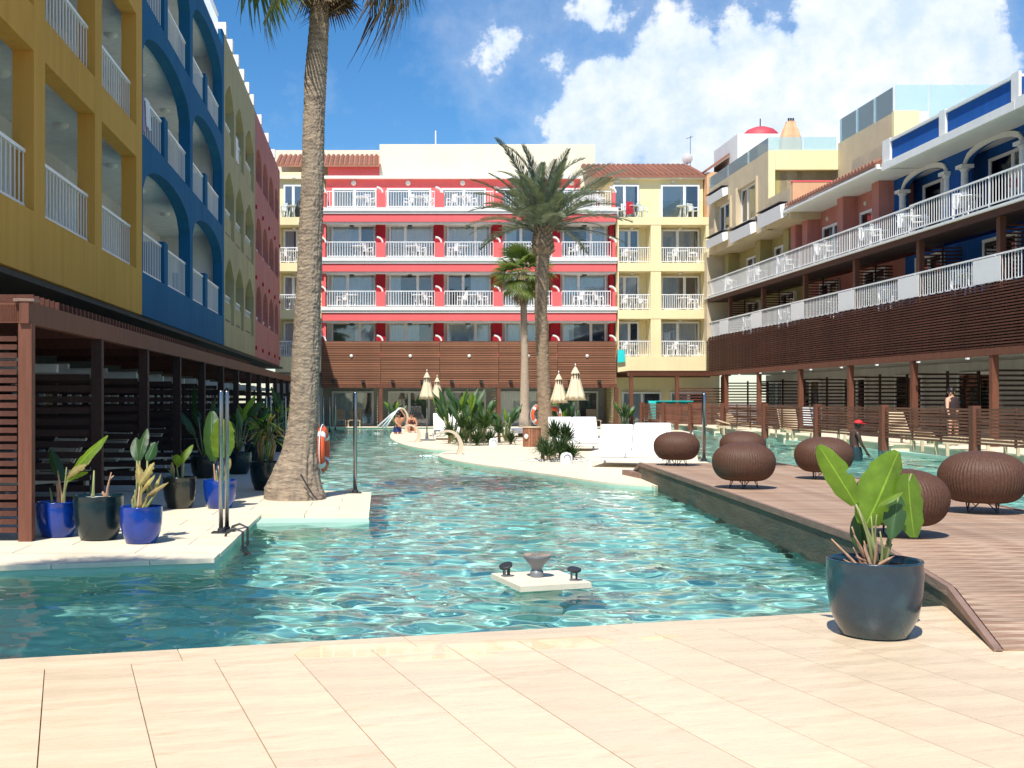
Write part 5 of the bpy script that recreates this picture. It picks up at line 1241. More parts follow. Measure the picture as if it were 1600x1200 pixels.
t = thing('ladder_rail', 'curved grey pool handrail behind the orange lifebuoys', 'handrail', (GX(838, 42), 42, 0)); MB().tube([(-.25, 0, 0), (-.25, 0, .95), (-.17, 0, 1.12), (0, 0, 1.18), (.17, 0, 1.1), (.22, 0, .9)], .03, 8).build('rail', 'steel', t, True)
t = thing('pool_ladder', 'small steel pool ladder at the corner of the left terrace', 'ladder', (-1.60, 12.6, 0))
for dy in (0, .45): MB().tube([(-.10, dy, .0), (-.08, dy, .06), (.0, dy, .09), (.09, dy, .05), (.10, dy, -.9)], .014, 8).build('rail', 'dark_metal', t, True)
for k in range(3): MB().box(.08, .14, .0, .45, -.25-k*.25, -.22-k*.25).build('rung', 'grey_metal', t)

# ------------------------------------------------------------------ umbrellas
def umbrella(px, Y, ztop, zlow, r, label, base=True):
    t = thing('closed_umbrella', label, 'umbrella', (GX(px, Y), Y, 0), group='closed cream umbrellas')
    H = ztop-zlow; fr = lambda a, j: 1+.13*math.cos(8*a)*(min(1, j/4))+.05*math.sin(3*a+j)
    MB().lathe([(r*.30, ztop-H*.20), (r*.48, zlow+H*.62), (r*.66, zlow+H*.40), (r*.88, zlow+H*.15), (r*1.0, zlow), (r*.55, zlow+.06)][::1], 48, fr=fr).build('canopy', 'canvas', t, True)
    MB().lathe([(.01, ztop), (r*.20, ztop-H*.07), (r*.42, ztop-H*.2), (r*.46, ztop-H*.235), (r*.38, ztop-H*.22)], 32, fr=lambda a, j: 1+.08*math.cos(8*a)).build('vent_cap', 'canvas', t, True)
    MB().lathe([(.012, ztop+.02), (.02, ztop+.06), (.003, ztop+.10)], 8).build('finial', 'white_paint', t)
    MB().lathe([(.024, 0), (.024, ztop-.1)], 10, close=True).build('pole', 'grey_metal', t, True)
    for k in range(3): MB().box(-.012, .012, -r*.50-.01, -r*.46, ztop-H*.36, ztop-H*.2).build('strap', 'dark_metal', t).rotation_euler = (0, 0, -.5+k*.5)
    if base: MB().lathe([(.32, 0), (.32, .04), (.06, .06), (.05, .28), (.03, .3)], 20, close=True).build('base', 'grey_metal', t)
umbrella(667, 42, 2.50, 1.50, .27, 'closed cream umbrella beside the white lounger at the island tip'); umbrella(683, 47, 2.40, 1.50, .25, 'smaller closed umbrella just behind the one at the island tip')
umbrella(899, 37, 2.56, 1.47, .31, 'biggest closed cream umbrella standing among the white daybeds'); umbrella(873, 38.3, 2.36, 1.38, .27, 'closed cream umbrella half hidden by the biggest one')

# ------------------------------------------------------------------ white daybeds
def daybed(cx, cy, w, L, label, rz=0, back=True, zb=.72):
    t = thing('white_daybed', label, 'lounger', (cx, cy, 0), rz, group='white poolside daybeds'); B = lambda nm, m, *a: MB().box(*a).build(nm, m, t)
    for x0, x1, y0, y1 in ((-w/2, w/2, 0, .05), (-w/2, w/2, L-.05, L), (-w/2, -w/2+.05, .051, L-.051), (w/2-.05, w/2, .051, L-.051)): B('frame_rail', 'white_paint', x0, x1, y0, y1, .16, .22)
    for x in (-w/2, w/2-.05):
        for y in (0, L-.05): B('leg', 'white_paint', x, x+.05, y, y+.05, 0, .159)
    B('deck', 'white_paint', -w/2+.06, w/2-.06, .06, L-.06, .17, .21)
    n = 2 if w > 1.1 else 1
    for k in range(n):
        x0 = -w/2+.02+(w-.04)*k/n; x1 = -w/2+.02+(w-.04)*(k+1)/n-.012
        o = B('mattress', 'mattress', x0, x1, -.02, L*.62, .222, .36)
        if back:
            a = 1.05; m4 = Matrix.Translation((0, L*.60, .30)) @ Matrix.Rotation(a, 4, 'X'); o = MB().box(x0, x1, 0, zb, -.0, .13, m4).build('back_cushion', 'mattress', t)
    for o in t.children:
        if o.name.startswith(('mattress', 'back_cushion')):
            m = o.modifiers.new('bevel', 'BEVEL'); m.width = .035; m.segments = 3
daybed(5.35, 25.2, 1.55, 1.9, 'long white double daybed at the front edge of the island', -.35, zb=.66); daybed(7.15, 29.5, 1.0, 1.9, 'white daybed right behind the front one, beside the wicker stool', -.1, zb=.6)
daybed(5.75, 33.2, 1.5, 1.9, 'white daybed half hidden behind the near bed and the umbrella pole'); daybed(2.55, 42.5, 1.15, 1.9, 'white lounger with a tall back at the island tip'); daybed(5.2, 45.5, 1.4, 1.9, 'white daybed between the slender palm and the barrel', back=False)
# wooden barrel
t = thing('barrel_table', 'round wooden slatted barrel table behind the near bed', 'table', (GX(831, 36.5), 36.5, 0))
for k in range(22): a = 2*PI*k/22; MB().box(-.035, .035, -.012, .012, 0, .60, Matrix.Translation((.27*math.cos(a), .27*math.sin(a), 0)) @ Matrix.Rotation(a+PI/2, 4, 'Z')).build('slat', 'wood_screen', t)
MB().lathe([(.001, .0), (.25, .0), (.25, .6), (.001, .6)], 20).build('drum', 'wood_dark', t); MB().lathe([(.001, .602), (.31, .602), (.31, .64), (.001, .64)], 24).build('top', 'wood_lounger', t); MB().lathe([(.001, 0), (.085, .01), (.06, .04), (.001, .05)], 16).build('lamp', 'lamp', t, True, loc=(-.2, -.22, .33)).rotation_euler = (PI/2, 0, -.7)
for px, Y, lb in ((885, 27.0, 'white rounded garden speaker on the pebbles in front of the near bed'), (771, 37.0, 'white rounded garden speaker in front of the far bed')):
    t = thing('garden_speaker', lb, 'speaker', (GX(px, Y), Y, 0)); b = MB()
    b.lathe([(.14, 0), (.15, .08), (.14, .18), (.10, .24), (.001, .26)], 20); b.build('housing', 'plastic', t, True)
    MB().lathe([(.001, .0), (.055, .0), (.07, -.012), (.08, .01)], 18).build('grille', 'grey_metal', t, True, loc=(0, -.135, .14)).rotation_euler = (PI/2, 0, 0)

# ------------------------------------------------------------------ water spouts (cobra fountains) and the jet platform
def spout(px, Y, pts2, label, water_to, w=.13):
    t = thing('water_spout', label, 'fountain', (GX(px, Y), Y, 0), group='arched pool spouts'); b = Vector((GX(px, Y), Y, 0)); pts = [P(x, y, Y)-b for x, y in pts2]
    # flat tapering arched sheet with thickness
    q = MB(); n = len(pts)
    cs = []
    for i in range((n-1)*4+1):
        f = i/4; a = min(n-2, int(f)); u = f-a; p0, p1, p2, p3 = pts[max(0, a-1)], pts[a], pts[a+1], pts[min(n-1, a+2)]
        cs.append(.5*((2*p1)+(-p0+p2)*u+(2*p0-5*p1+4*p2-p3)*u*u+(-p0+3*p1-3*p2+p3)*u**3))
    N = len(cs)
    for i in range(N-1):
        def ring(k):
            c = cs[k]; tg = (cs[min(N-1, k+1)]-cs[max(0, k-1)]).normalized(); nn = Vector((tg.z, 0, -tg.x)); h = .06*(1-k/N)+.012; ww = w*(1-.1*k/N); return [c-nn*h+Vector((0, -ww, 0)), c+nn*h+Vector((0, -ww, 0)), c-nn*h+Vector((0, ww, 0)), c+nn*h+Vector((0, ww, 0))]
        q.hexa(ring(i)+ring(i+1))
    q.build('arch', 'peach_spout', t)
    e = P(*water_to, Y)-b; s0 = pts[-1]; W = MB(); A = []; Bv = []
    for i in range(13): u = i/12; c = s0.lerp(e, u); c.z = s0.z+(e.z-s0.z)*(u**1.5*.7+u*.3); A.append(c+Vector((0, -.07*(1-.4*u), 0))); Bv.append(c+Vector((.01, .07*(1-.4*u), 0)))
    W.quadstrip(A, Bv); W.build('water_sheet', 'spray_glass', t, True)
    r = random.Random(px); F = MB()
    for i in range(70): a, d, s = r.uniform(0, 2*PI), abs(r.gauss(0, .22)), r.uniform(.006, .02); F.lathe([(.001, -.06), (s, -.055), (.001, -.045+r.random()*.02)], 5, (e.x+d*math.cos(a), e.y+d*math.sin(a)))
    f = F.build('splash', 'foam', t); stuff(f)
M['peach_spout'] = mat('pale_spout', (.62, .50, .36), .45, nvar=.1)
M['spray_glass'] = glass('spray', (.93, .96, .96), .5, .15)
spout(717, 31.5, [(717, 710), (720, 700), (719, 690), (713, 679), (704, 674), (694, 674), (684, 678)], 'pale arched water spout pouring at the near island tip', (668, 716))
spout(651, 40.6, [(651, 691), (655, 683), (654, 674), (648, 667), (640, 664), (632, 666)], 'pale arched water spout at the far island tip beside the bathers', (620, 694))
spout(632, 53, [(634, 675), (637, 655), (635, 645), (629, 638), (622, 640)], 'farthest arched spout above the bathers', (592, 668))
t = thing('fountain_jet', 'thin jets of water arching left from behind the bathers', 'water jet', (GX(622, 52.9), 52.9, 0)); b0 = Vector((GX(622, 52.9), 52.9, 0))
for a, c in (((624, 637), (597, 668)), ((627, 637), (590, 667)), ((620, 642), (602, 669))):
    MB().tube([P(*a, 52.8)-b0, P((a[0]+c[0])/2+3, (a[1]+c[1])/2-5, 52.8)-b0, P(*c, 52.8)-b0], [.03, .03, .05], 6).build('jet', 'spray', t, True)
def jet_platform():
    c = Vector((1.36, 9.87, -.02)); t = thing('fountain_platform', 'small square cream stone platform just above the water', 'platform', c); Rm = math.radians(-28)
    pts = [Vector((.97, 10.13)), Vector((1.14, 9.41)), Vector((1.76, 9.62)), Vector((1.59, 10.32))]; b = MB().poly([(p.x-c.x, p.y-c.y) for p in pts], -.055, -.01); b.build('slab', 'stone_far', t)
    o = MB().poly([((p.x-c.x)*.45, (p.y-c.y)*.45) for p in pts], -1.19, -.056).build('pedestal', 'pool_side', t); receiver(o)
    n = thing('fountain_nozzle', 'grey funnel shaped fountain nozzle in the middle of the platform', 'nozzle', (1.345, 9.93, -.03))
    MB().lathe([(.055, 0), (.06, .02), (.055, .05), (.046, .055), (.046, .075), (.06, .10), (.115, .165), (.122, .185), (.116, .19), (.085, .188), (.001, .186)], 28).build('funnel', 'grey_metal', n, True)
    for k in range(26): a = 2*PI*k/26; MB().box(-.003, .003, -.035, .035, .188, .194, Matrix.Translation((.085*math.cos(a), .085*math.sin(a), 0)) @ Matrix.Rotation(a+PI/2, 4, 'Z')).build('fin', 'bark_smooth', n)
    for (x, y, rz, lb) in ((1.085, 9.95, .4, 'small black tilted floodlight at the left corner of the fountain platform'), (1.63, 9.72, -.2, 'small black floodlight at the right corner of the fountain platform')):
        s = thing('floodlight', lb, 'floodlight', (x, y, -.03), rz); MB().box(-.035, .035, -.03, .03, 0, .012).build('foot', 'grey_metal', s)
        for dx in (-.03, .012): MB().box(dx, dx+.018, -.012, .012, .012, .075).build('bracket', 'grey_metal' if dx < 0 else 'dark_metal', s)
        MB().lathe([(.04, 0), (.058, .012), (.06, .028), (.052, .032), (.001, .03)], 18, close=True).build('head', 'dark_metal', s, loc=(0, 0, .075)).rotation_euler = (.15, -.4 if rz > 0 else .08, 0)
jet_platform()

# ------------------------------------------------------------------ fence standing in the right pool
def pool_fence():
    X = lambda Y: 12.8+.0056*Y; Ys = [20.4, 25.1, 29.7, 34.3, 39.05, 43.9, 48.6, 53.3, 58.0]
    t = thing('pool_fence', 'brown slatted timber fence standing in the right pool', 'fence', (X(39), 39, 0), RT_, off=(-39, 0, 0)); OFF[t.name] = Vector((-39, 0, 0))
    for Y in Ys:
        MB().box(-Y-.09, -Y+.09, -.09, .09, .18, 1.36).build('post', 'wood_v', t); MB().lathe([(.05, -1.19), (.05, .18)], 12, (-Y, 0)).build('steel_leg', 'steel', t, True)
    for a, b in zip(Ys[:-1], Ys[1:]):
        L = b-a-.2; me = MB().box(0, L, -.014, .014, 0, .048).mesh('slat', 'fence_wood')
        for k in range(11): put('slat', me, t, (-b+.1, 0, .52+k*.073))
        for j in (.33, .66): put('stile', MB().box(-.025, .025, .015, .05, .5, 1.32).mesh('stile', 'wood_v'), t, (-b+.1+L*j, 0, 0))
    # return at the far end
pool_fence()
t = thing('cross_fence', 'short slatted timber fence across the far end of the right pool', 'fence', (14.1, 56.5, 0), off=(14.1, 56.5, 0))
for x in (13.2, 14.5, 15.9): MB().box(x-.08, x+.08, 56.42, 56.58, .0, 1.36).build('post', 'wood_v', t)
me = MB().box(0, 1.2, -.014, .014, 0, .05).mesh('slat', 'fence_wood')
for k in range(13):
    for x in (13.29, 14.6): put('slat', me, t, (x, 56.5, .32+k*.078))
o = MB().hexa([(13.10,56.38,.55),(13.50,56.38,.55),(13.10,56.41,.55),(13.50,56.41,.55),(13.12,56.40,1.40),(13.48,56.40,1.40),(13.12,56.42,1.40),(13.48,56.42,1.40)]).box(13.12, 15.3, 56.40, 56.62, 1.40, 1.43).box(13.52, 15.25, 56.63, 56.65, .7, 1.40).build('beach_towel', 'turquoise'); tag(o, 'turquoise towel draped over the cross fence', 'towel')
# ------------------------------------------------------------------ wooden loungers
def wood_lounger(loc, rz, label, back=.9, w=.68):
    t = thing('wooden_lounger', label, 'lounger', loc, rz, group='bleached slatted wooden loungers')
    for x in (-w/2, w/2-.05): MB().box(x, x+.05, 0, 1.95, .27, .34).build('side_rail', 'wood_lounger', t)
    for x in (-w/2, w/2-.05):
        for y in (.1, 1.7): MB().box(x, x+.05, y, y+.07, 0, .269).build('leg', 'wood_lounger', t)
    me = MB().box(-w/2+.055, w/2-.055, 0, .065, .345, .365).mesh('slat', 'wood_lounger')
    for k in range(14): put('slat', me, t, (0, .02+k*.09, 0))
    m4 = Matrix.Translation((0, 1.28, .345)) @ Matrix.Rotation(back, 4, 'X')
    for k in range(8): MB().box(-w/2+.055, w/2-.055, k*.09, k*.09+.065, 0, .02, m4).build('back_slat', 'wood_lounger', t)
    for x in (-w/2+.02, w/2-.05): MB().box(x, x+.03, 0, .73, -.03, -.002, m4).build('back_rail', 'wood_lounger', t)
for px, Y, lb, bk, rz in ((1255, 38.4, 'wooden lounger with raised back under the blue and white cloth', 1.1, .0), (1444, 33.6, 'wooden lounger with raised back beside the standing woman', 1.0, .1), (1205, 43, 'wooden lounger behind the fence left of the blue cloth', .3, 1.4),
         (1322, 36.6, 'low wooden lounger behind the man with the red cap', .05, 1.5), (1590, 27.2, 'flat wooden lounger nearest the right picture edge', .02, 1.5), (1545, 29.6, 'flat wooden lounger between the woman and the picture edge', .05, 1.45), (1165, 49, 'farthest wooden lounger on the right terrace', .6, .2)):
    wood_lounger((GX(px, Y), Y, .17), rz, lb, bk)
for px, Y, lb in ((531, 63.2, 'left one of two slatted loungers at the far end of the pool'), (553, 63.2, 'right one of two slatted loungers at the far end of the pool'), (905, 63.4, 'slatted lounger behind the white daybeds against the far wall'), (930, 63.4, 'second slatted lounger behind the white daybeds against the far wall'), (776, 63.3, 'slatted lounger behind the slender palm against the far wall')):
    wood_lounger((GX(px, Y), Y, 0), rnd.uniform(-.1, .1), lb, 1.0)
for u, lb in ((16.2, 'slatted lounger in the shade of the first pergola bay'), (19.4, 'slatted lounger in the shade of the second pergola bay'), (22.6, 'slatted lounger in the shade of the third pergola bay')):
    wood_lounger((-5.6, u, 0), -.5, lb, .9)
t = thing('draped_cloth', 'white and blue striped cloth hung over the lounger on the right terrace', 'cloth', (GX(1269, 38), 38.0, .17)); a = t.location.copy()
MB().hexa([(-.28,-.02,.45),(.02,-.02,.45),(-.28,.02,.45),(.02,.02,.45),(-.28,.10,1.1),(-.06,.10,1.1),(-.28,.14,1.1),(-.06,.14,1.1)]).build('white_panel', 'white_cloth', t)
for k in range(6): MB().box(-.05+.015*(6-k), .32, .02, .06, .62+k*.08, .70+k*.08-.002).build('stripe', 'white_cloth' if k % 2 else 'striped', t)
# small red bucket-like clutter: coiled chain on the coping
o = MB().lathe([(.06, .02), (.09, .05), (.06, .08), (.03, .05), (.06, .02)], 14).build('rope_coil', 'wood_lounger', None, loc=(GX(1392, 31.0), 31.0, .2)); tag(o, 'small pale coil of rope on the coping under the fence', 'rope')

# ------------------------------------------------------------------ balcony furniture
def chair_mesh():
    b = MB(); b.box(-.22, .22, -.22, .22, .40, .43)
    for x in (-.22, .17):
        for y in (-.22, .17): b.box(x, x+.05, y, y+.05, 0, .399)
        b.box(x, x+.05, -.22, .22, .60, .64); b.box(x+.005, x+.045, -.21, -.17, .431, .599)
    for k in range(4): b.box(-.20+k*.108, -.12+k*.108, .20, .23, .431, .80)
    b.box(-.22, .22, .195, .235, .801, .86); return b.mesh('plastic_chair', 'plastic')
def table_mesh():
    b = MB(); b.lathe([(.001, .68), (.33, .68), (.34, .695), (.33, .71), (.001, .712)], 16); 
    for a in (.8, 2.4, 3.9, 5.5): b.tube([(.08*math.cos(a), .08*math.sin(a), .68), (.25*math.cos(a), .25*math.sin(a), 0)], .022, 5)
    return b.mesh('plastic_table', 'plastic')
CM, TM = chair_mesh(), table_mesh()
def set_furniture(x, y, z, where, g, r, rot0=0):
    o = put('plastic_table', TM, None, (x, y, z)); tag(o, 'white plastic table on '+where, 'table', g)
    for s, wd in ((-1, 'left'), (1, 'right')):
        if r.random() < .22: r.random(); continue
        a = s*(.6+r.random()*.5)+rot0; o = put('plastic_chair', CM, None, (x+s*.55*math.cos(rot0), y+s*.55*math.sin(rot0)+r.uniform(-.1, .05), z), rz=a); tag(o, 'white chair %s of the table on %s' % (wd, where), 'chair', g)
r = random.Random(9); X0, X1 = bx(503), bx(963); w = (X1-X0)/5
for k, (f, fn) in enumerate(((6.56, 'lowest'), (9.25, 'middle'), (11.97, 'top'))):
    for i in range(5): set_furniture(X0+w*(i+.5)+r.uniform(-.4, .5), YB+.72, f, 'the %s balcony of the red block, %s bay' % (fn, ORD[i]), 'white furniture on the red block', r)
for k, (f, fn) in enumerate(((3.84, 'lowest'), (6.38, 'second'), (8.95, 'third'), (11.44, 'top'))):
    for j, (a, c, nm) in enumerate(((967, 1017, 'narrow left'), (1033, 1103, 'wide right'))): set_furniture(bx((a+c)/2)+(.1 if j else 0), YB+.62, f, 'the %s %s balcony of the yellow block' % (fn, nm), 'white furniture on the yellow block', r)
    set_furniture(bx(455), YB+.62, f, 'the %s balcony left of the tall palm' % fn, 'white furniture left of the palm', r)
for i, Y in enumerate((58.5, 54, 50, 45.5, 41.3, 38.2, 34.4)): set_furniture(17.62, Y, 6.86, 'the upper right gallery, %s set' % (['farthest']+[o+' farthest' for o in ORD[1:]])[i], 'white furniture on the right upper gallery', r, PI/2)
for i, Y in enumerate((59.5, 55, 50, 44.9, 39.9, 34.8)): set_furniture(17.75, Y, 4.6, 'the lower right gallery, %s set' % (['farthest']+[o+' farthest' for o in ORD[1:]])[i], 'white furniture on the right lower gallery', r, PI/2)
o = put('parasol', MB().lathe([(.06, .9), (.16, .55), (.20, 0.05), (.05, 0)], 10).mesh('parasol', 'black'), None, (bx(466), YB+.5, 11.5)); tag(o, 'closed black parasol on the top balcony left of the palm', 'parasol')
M['red_towel'] = mat('red_towel', (.55,.02,.04), .9)
for x, z, m, lb in ((bx(986), 11.44, 'red_towel', 'red towel over the chair on the top narrow balcony of the yellow block'), (bx(970), 3.30, 'turquoise', 'teal cloth hanging at the lowest left corner of the yellow block')):
    o = MB().hexa([(-.2,-.06,.2),(.2,-.05,.25),(-.2,.04,.2),(.2,.04,.25),(-.18,-.02,.9),(.18,-.02,.88),(-.18,.03,.9),(.18,.03,.88)]).build('towel', m, None, loc=(x, YB+(.4 if z > 5 else -.1), z)); tag(o, lb, 'towel')
# laundry on the blue balcony, seat covers
def laundry(u, z, L, H, m, label):
    b = MB(); A = []; Bv = []; C = []
    for i in range(11): x = i/10*L; A.append((x, -.035-.01*math.sin(i*2.2), 0)); Bv.append((x+.02*math.sin(i), -.06-.03*math.sin(i*1.7), -H))
    b.quadstrip(A, Bv); b.quadstrip([(p[0], .035, 0) for p in A], A); C = [(p[0], .05, -H*.5) for p in A]; b.quadstrip(C, [(p[0], .035, 0) for p in A])
    c, s = math.cos(LTILT), math.sin(LTILT); o = b.build('hanging_towel', m, None, True); o.location = (-4.7+c*u-s*.14, s*u+c*.14, z); o.rotation_euler = (0, 0, LTILT); tag(o, label, 'towel')
laundry(23.95, 7.93, .42, .8, 'pink_cloth', 'lilac towel hanging over the blue balcony railing'); laundry(24.5, 7.93, .5, .62, 'white_cloth', 'white towel hanging over the blue balcony railing'); laundry(23.74, 7.93, .16, .5, 'room', 'black garment at the left end of the blue balcony railing')
laundry(40.6, 10.86, 1.0, .9, 'white_cloth', 'pale washing on a balcony of the sage green block')

# ------------------------------------------------------------------ people
def skin_body(name, joints, edges, m, parent, root=0, sub=2):
    me = bpy.data.meshes.new(name); me.from_pydata([j[:3] for j in joints], edges, []); o = bpy.data.objects.new(name, me); COL.objects.link(o)
    md = o.modifiers.new('skin', 'SKIN'); md.use_smooth_shade = True
    for i, j in enumerate(joints): rr = j[3] if len(j) == 4 else j[3:]; me.skin_vertices[0].data[i].radius = (rr, rr) if isinstance(rr, float) else rr
    me.skin_vertices[0].data[root].use_root = True
    s = o.modifiers.new('sub', 'SUBSURF'); s.levels = s.render_levels = sub
    bpy.context.view_layer.update(); dg = bpy.context.evaluated_depsgraph_get(); nm = bpy.data.meshes.new_from_object(o.evaluated_get(dg)); bpy.data.objects.remove(o)
    nm.materials.clear(); nm.materials.append(M[m]); nm.polygons.foreach_set('use_smooth', [True]*len(nm.polygons)); return put(name, nm, parent)
def ball(b, c, r, sx=1, sy=1, sz=1, n=12):
    pr = [(math.sin(PI*j/8)*r, -math.cos(PI*j/8)*r) for j in range(9)]; a0 = len(b.v); b.lathe([(max(p, .0008), z) for p, z in pr], n)
    for i in range(a0, len(b.v)): x, y, z = b.v[i]; b.v[i] = (c[0]+x*sx, c[1]+y*sy, c[2]+z*sz)
    return b
HAND = lambda w, d, s: [(w[0]+d[0]*a+s*b_, w[1]+d[1]*a, w[2]+d[2]*a+c, r) for a, b_, c, r in ((.05, 0, 0, .022), (.10, .018, 0, .009), (.10, -.018, 0, .009), (.14, .022, -.005, .007), (.15, .0, -.01, .008), (.14, -.02, -.01, .007))]
def figure(t, J, m):
    """J: pelvis, waist, chest, neck, head_c, shoulders, elbows, wrists, hips, knees, ankles, toes (local coordinates)"""
    v = []; e = []
    def add(p, r, par=None): v.append((p[0], p[1], p[2], r)); i = len(v)-1; (e.append((par, i)) if par is not None else None); return i
    pe = add(J['pelvis'], .125); wa = add(J['waist'], .115, pe); ch = add(J['chest'], .135, wa); up = add(J['upper'], .12, ch); ne = add(J['neck'], .052, up); he = add(J['head'], .072, ne); ht = add(J['crown'], .075, he)
    for s in ('L', 'R'):
        sh = add(J['sh'+s], .062, up); el = add(J['el'+s], .042, sh); wr = add(J['wr'+s], .026, el); hd = Vector(J['wr'+s])-Vector(J['el'+s]); hd.normalize()
        pa = add(Vector(J['wr'+s])+hd*.055, .03, wr); sd = hd.cross(Vector((0, 1, .2))).normalized()
        for k, (o_, L_) in enumerate(((-.027, .075), (-.009, .088), (.009, .083), (.026, .066))): f1 = add(Vector(v[pa][:3])+hd*.04+sd*o_, .0095, pa); add(Vector(v[pa][:3])+hd*(.04+L_)+sd*o_*1.3+Vector((0, -.012, 0)), .0075, f1)
        add(Vector(v[pa][:3])+hd*.02+sd*-.055, .009, pa)
        hi = add(J['hi'+s], .095, pe); kn = add(J['kn'+s], .062, hi); an = add(J['an'+s], .036, kn); ft = add(J['ft'+s], .032, an)
    o = skin_body('body', v, e, m, t)
    return o
def face(t, c, fwd, m, hair='hair', long=False):
    c = Vector(c); f = Vector(fwd).normalized(); sd = f.cross(Vector((0, 0, 1))).normalized(); b = MB()
    b = ball(MB(), c+f*.095+Vector((0, 0, -.015)), .017, 1, 1, 1.4, 8); b.build('nose', m, t, True)
    for s in (-1, 1):
        ball(MB(), c+sd*s*.085+Vector((0, 0, -.01)), .026, .5, .8, 1.2, 8).build('ear', m, t, True); ball(MB(), c+f*.082+sd*s*.032+Vector((0, 0, .012)), .011, 1, 1, .8, 8).build('eye', 'room', t, True)
    MB().box(-.024, .024, -.006, .006, -.006, .006, Matrix.Translation(c+f*.088+Vector((0, 0, -.055))) @ f.to_track_quat('Y', 'Z').to_matrix().to_4x4()).build('mouth', 'maroon_cloth', t)
    if hair:
        h = ball(MB(), c-f*.018+Vector((0, 0, .03)), .108, .95, 1.0, 1.0)
        if long: ball(h, c-f*.07+Vector((0, 0, -.08)), .09, .9, .7, 1.5)
        h.build('hair', hair, t, True)
def cyl_cloth(t, name, m, rings, n=20):
    b = MB(); a0 = 0
    for (c, rx, ry) in rings:
        for k in range(n): a = 2*PI*k/n; b.v.append((c[0]+rx*math.cos(a), c[1]+ry*math.sin(a), c[2]))
    for j in range(len(rings)-1):
        for k in range(n): a = j*n+k; c_ = j*n+(k+1) % n; b.f.append((a, c_, c_+n, a+n))
    return b.build(name, m, t, True)
# man with the red cap, standing thigh deep in the right pool, facing right, head down
t = thing('person', 'man in a red cap and dark teal shorts standing in the right pool looking down', 'person', (12.57, 30.5, -.76))
J = dict(pelvis=(0, 0, .93), waist=(-.03, 0, 1.05), chest=(-.05, 0, 1.22), upper=(-.03, 0, 1.36), neck=(.01, 0, 1.47), head=(.06, -.01, 1.54), crown=(.085, -.01, 1.62),
         shL=(-.02, -.19, 1.37), elL=(.05, -.24, 1.10), wrL=(.20, -.22, .88), shR=(-.02, .19, 1.37), elR=(.03, .24, 1.10), wrR=(.16, .2, .9),
         hiL=(0, -.1, .88), knL=(.02, -.11, .48), anL=(-.02, -.11, .09), ftL=(.12, -.12, .04), hiR=(0, .1, .88), knR=(.03, .11, .48), anR=(0, .11, .09), ftR=(.14, .12, .04))
figure(t, J, 'skin_dark'); face(t, (.075, -.01, 1.58), (.9, -.25, -.35), 'skin_dark')
ball(MB(), (.07, -.01, 1.64), .112, 1, .95, .75).build('cap', 'red_cloth', t, True); MB().box(.12, .25, -.08, .06, 1.615, 1.63).build('cap_peak', 'red_cloth', t)
cyl_cloth(t, 'shorts', 'teal_cloth', [((-.02, 0, 1.0), .155, .165), ((-.01, 0, .92), .168, .18), ((.01, 0, .78), .165, .195), ((.02, 0, .62), .15, .2), ((.03, 0, .55), .145, .2)])
M['black_cloth'] = mat('near_black_cloth', (.028,.014,.014), .8)
# woman walking on the right terrace
t = thing('person', 'woman with dark hair and a dark cover-up walking past the wooden loungers', 'person', (16.35, 33.0, .17))
J = dict(pelvis=(0, 0, .90), waist=(.0, 0, 1.02), chest=(.0, 0, 1.19), upper=(0, 0, 1.32), neck=(-.01, 0, 1.42), head=(-.02, 0, 1.50), crown=(-.02, 0, 1.58),
         shL=(-.15, -.06, 1.33), elL=(-.20, -.16, 1.08), wrL=(-.24, -.30, .97), shR=(.15, .06, 1.33), elR=(.2, .0, 1.07), wrR=(.05, -.22, .98),
         hiL=(-.07, -.02, .86), knL=(-.10, -.1, .46), anL=(-.06, .0, .09), ftL=(-.1, -.13, .04), hiR=(.08, .02, .86), knR=(.14, .0, .47), anR=(.20, .13, .09), ftR=(.17, .0, .04))
figure(t, J, 'skin_pale'); face(t, (-.02, -.01, 1.54), (-.5, -.8, -.2), 'skin_pale', long=True)
cyl_cloth(t, 'cover_up', 'black_cloth', [((0, 0, 1.40), .08, .08), ((0, 0, 1.36), .20, .13), ((.01, 0, 1.18), .21, .155), ((.02, 0, 1.02), .20, .155), ((.05, .01, .86), .24, .18), ((.06, .02, .80), .25, .18)])
# bather bending under the far spout
t = thing('person', 'bather in dark blue trunks bending under the water spout at the island tip', 'person', (GX(621, 49.8), 49.8, -.55))
J = dict(pelvis=(0, 0, .78), waist=(.02, -.03, .92), chest=(.06, -.06, 1.08), upper=(.08, -.08, 1.2), neck=(.06, -.14, 1.29), head=(.04, -.18, 1.36), crown=(.03, -.2, 1.44),
         shL=(-.1, -.08, 1.2), elL=(-.05, -.25, 1.02), wrL=(.1, -.3, .92), shR=(.25, -.08, 1.2), elR=(.34, -.2, 1.3), wrR=(.2, -.22, 1.5),
         hiL=(-.08, 0, .74), knL=(-.1, -.1, .4), anL=(-.1, 0, .06), ftL=(-.1, -.14, .03), hiR=(.1, 0, .74), knR=(.12, -.1, .4), anR=(.12, 0, .06), ftR=(.12, -.14, .03))
figure(t, J, 'skin'); face(t, (.035, -.19, 1.40), (-.1, -.9, -.4), 'skin'); cyl_cloth(t, 'trunks', 'navy_cloth', [((0, 0, .86), .155, .14), ((0, 0, .76), .175, .15), ((0, -.02, .64), .19, .15)])
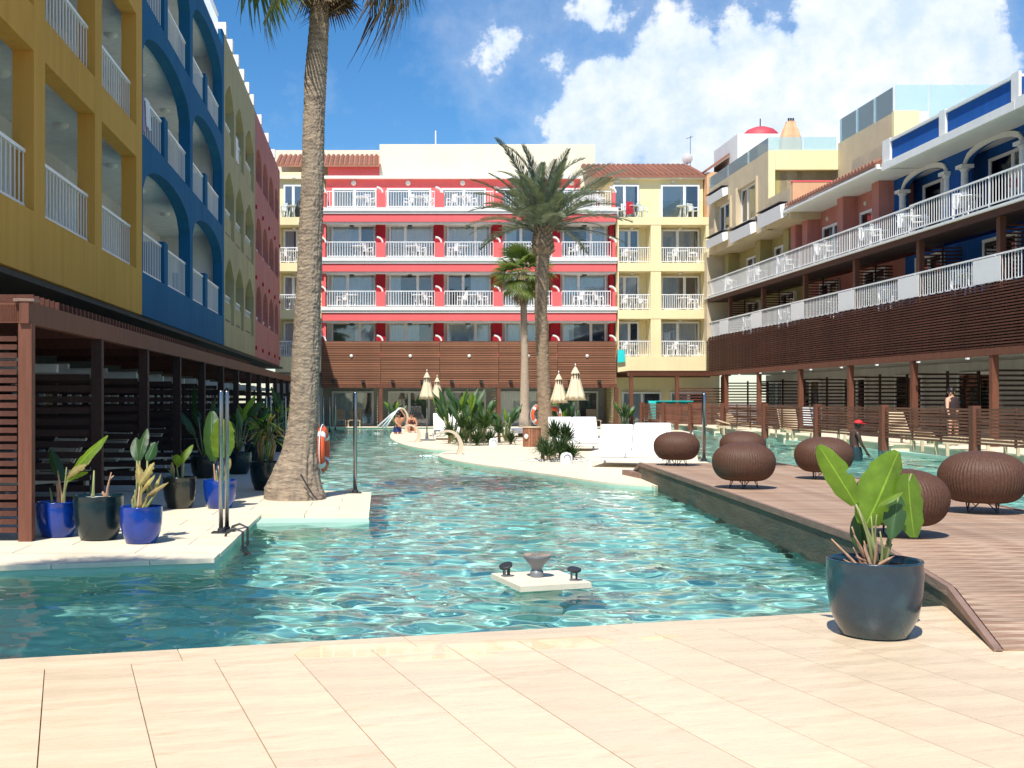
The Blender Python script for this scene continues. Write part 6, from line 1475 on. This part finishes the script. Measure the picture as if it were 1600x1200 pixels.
t = thing('person', 'second bather sitting behind the far spout on the island edge', 'person', (GX(643, 52.5), 52.5, .0))
J = dict(pelvis=(0, 0, .16), waist=(0, -.03, .30), chest=(0, -.06, .47), upper=(0, -.08, .60), neck=(0, -.10, .70), head=(.0, -.13, .78), crown=(0, -.14, .86),
         shL=(-.17, -.08, .6), elL=(-.22, -.2, .38), wrL=(-.15, -.35, .35), shR=(.17, -.08, .6), elR=(.24, -.15, .36), wrR=(.2, -.3, .3),
         hiL=(-.09, -.05, .14), knL=(-.12, -.42, .36), anL=(-.12, -.52, .06), ftL=(-.12, -.66, .03), hiR=(.09, -.05, .14), knR=(.14, -.42, .36), anR=(.14, -.52, .06), ftR=(.14, -.66, .03))
figure(t, J, 'skin'); face(t, (0, -.135, .82), (-.3, -.9, -.1), 'skin', long=True); cyl_cloth(t, 'swimsuit', 'maroon_cloth', [((0, -.07, .56), .15, .12), ((0, -.05, .40), .145, .125), ((0, -.02, .22), .165, .14), ((0, 0, .10), .17, .15)])

# thin film of water left on the paving by the pool edge
def wet_film():
    m = glass('wet_film', (.99, .985, .98), .14, .03); M['wet_film'] = m; r = random.Random(5); k = 0
    for cx, cy, rx, ry, sd in ((-.05, 6.93, .42, .19, 1), (.72, 7.02, .36, .17, 2), (1.22, 7.12, .22, .15, 3), (.35, 6.72, .30, .07, 4), (1.75, 7.25, .14, .06, 5)):
        pts = []
        for i in range(40):
            a = 2*PI*i/40; q = 1+.28*noise.noise(Vector((math.cos(a)*1.6+sd*5, math.sin(a)*1.6, 0)))+.10*noise.noise(Vector((math.cos(a)*6+sd, math.sin(a)*6, 3)))
            x, y = rx*q*math.copysign(abs(math.cos(a))**.6, math.cos(a)), ry*q*math.copysign(abs(math.sin(a))**.6, math.sin(a)); pts.append((x*math.cos(ANG)-y*math.sin(ANG), x*math.sin(ANG)+y*math.cos(ANG)))
        b = MB(); b.v = [(x, y, 0) for x, y in pts]; b.f = [tuple(range(40))]; o = struct(b.build('puddle', m, None, loc=(cx, cy, .0016)))
wet_film()
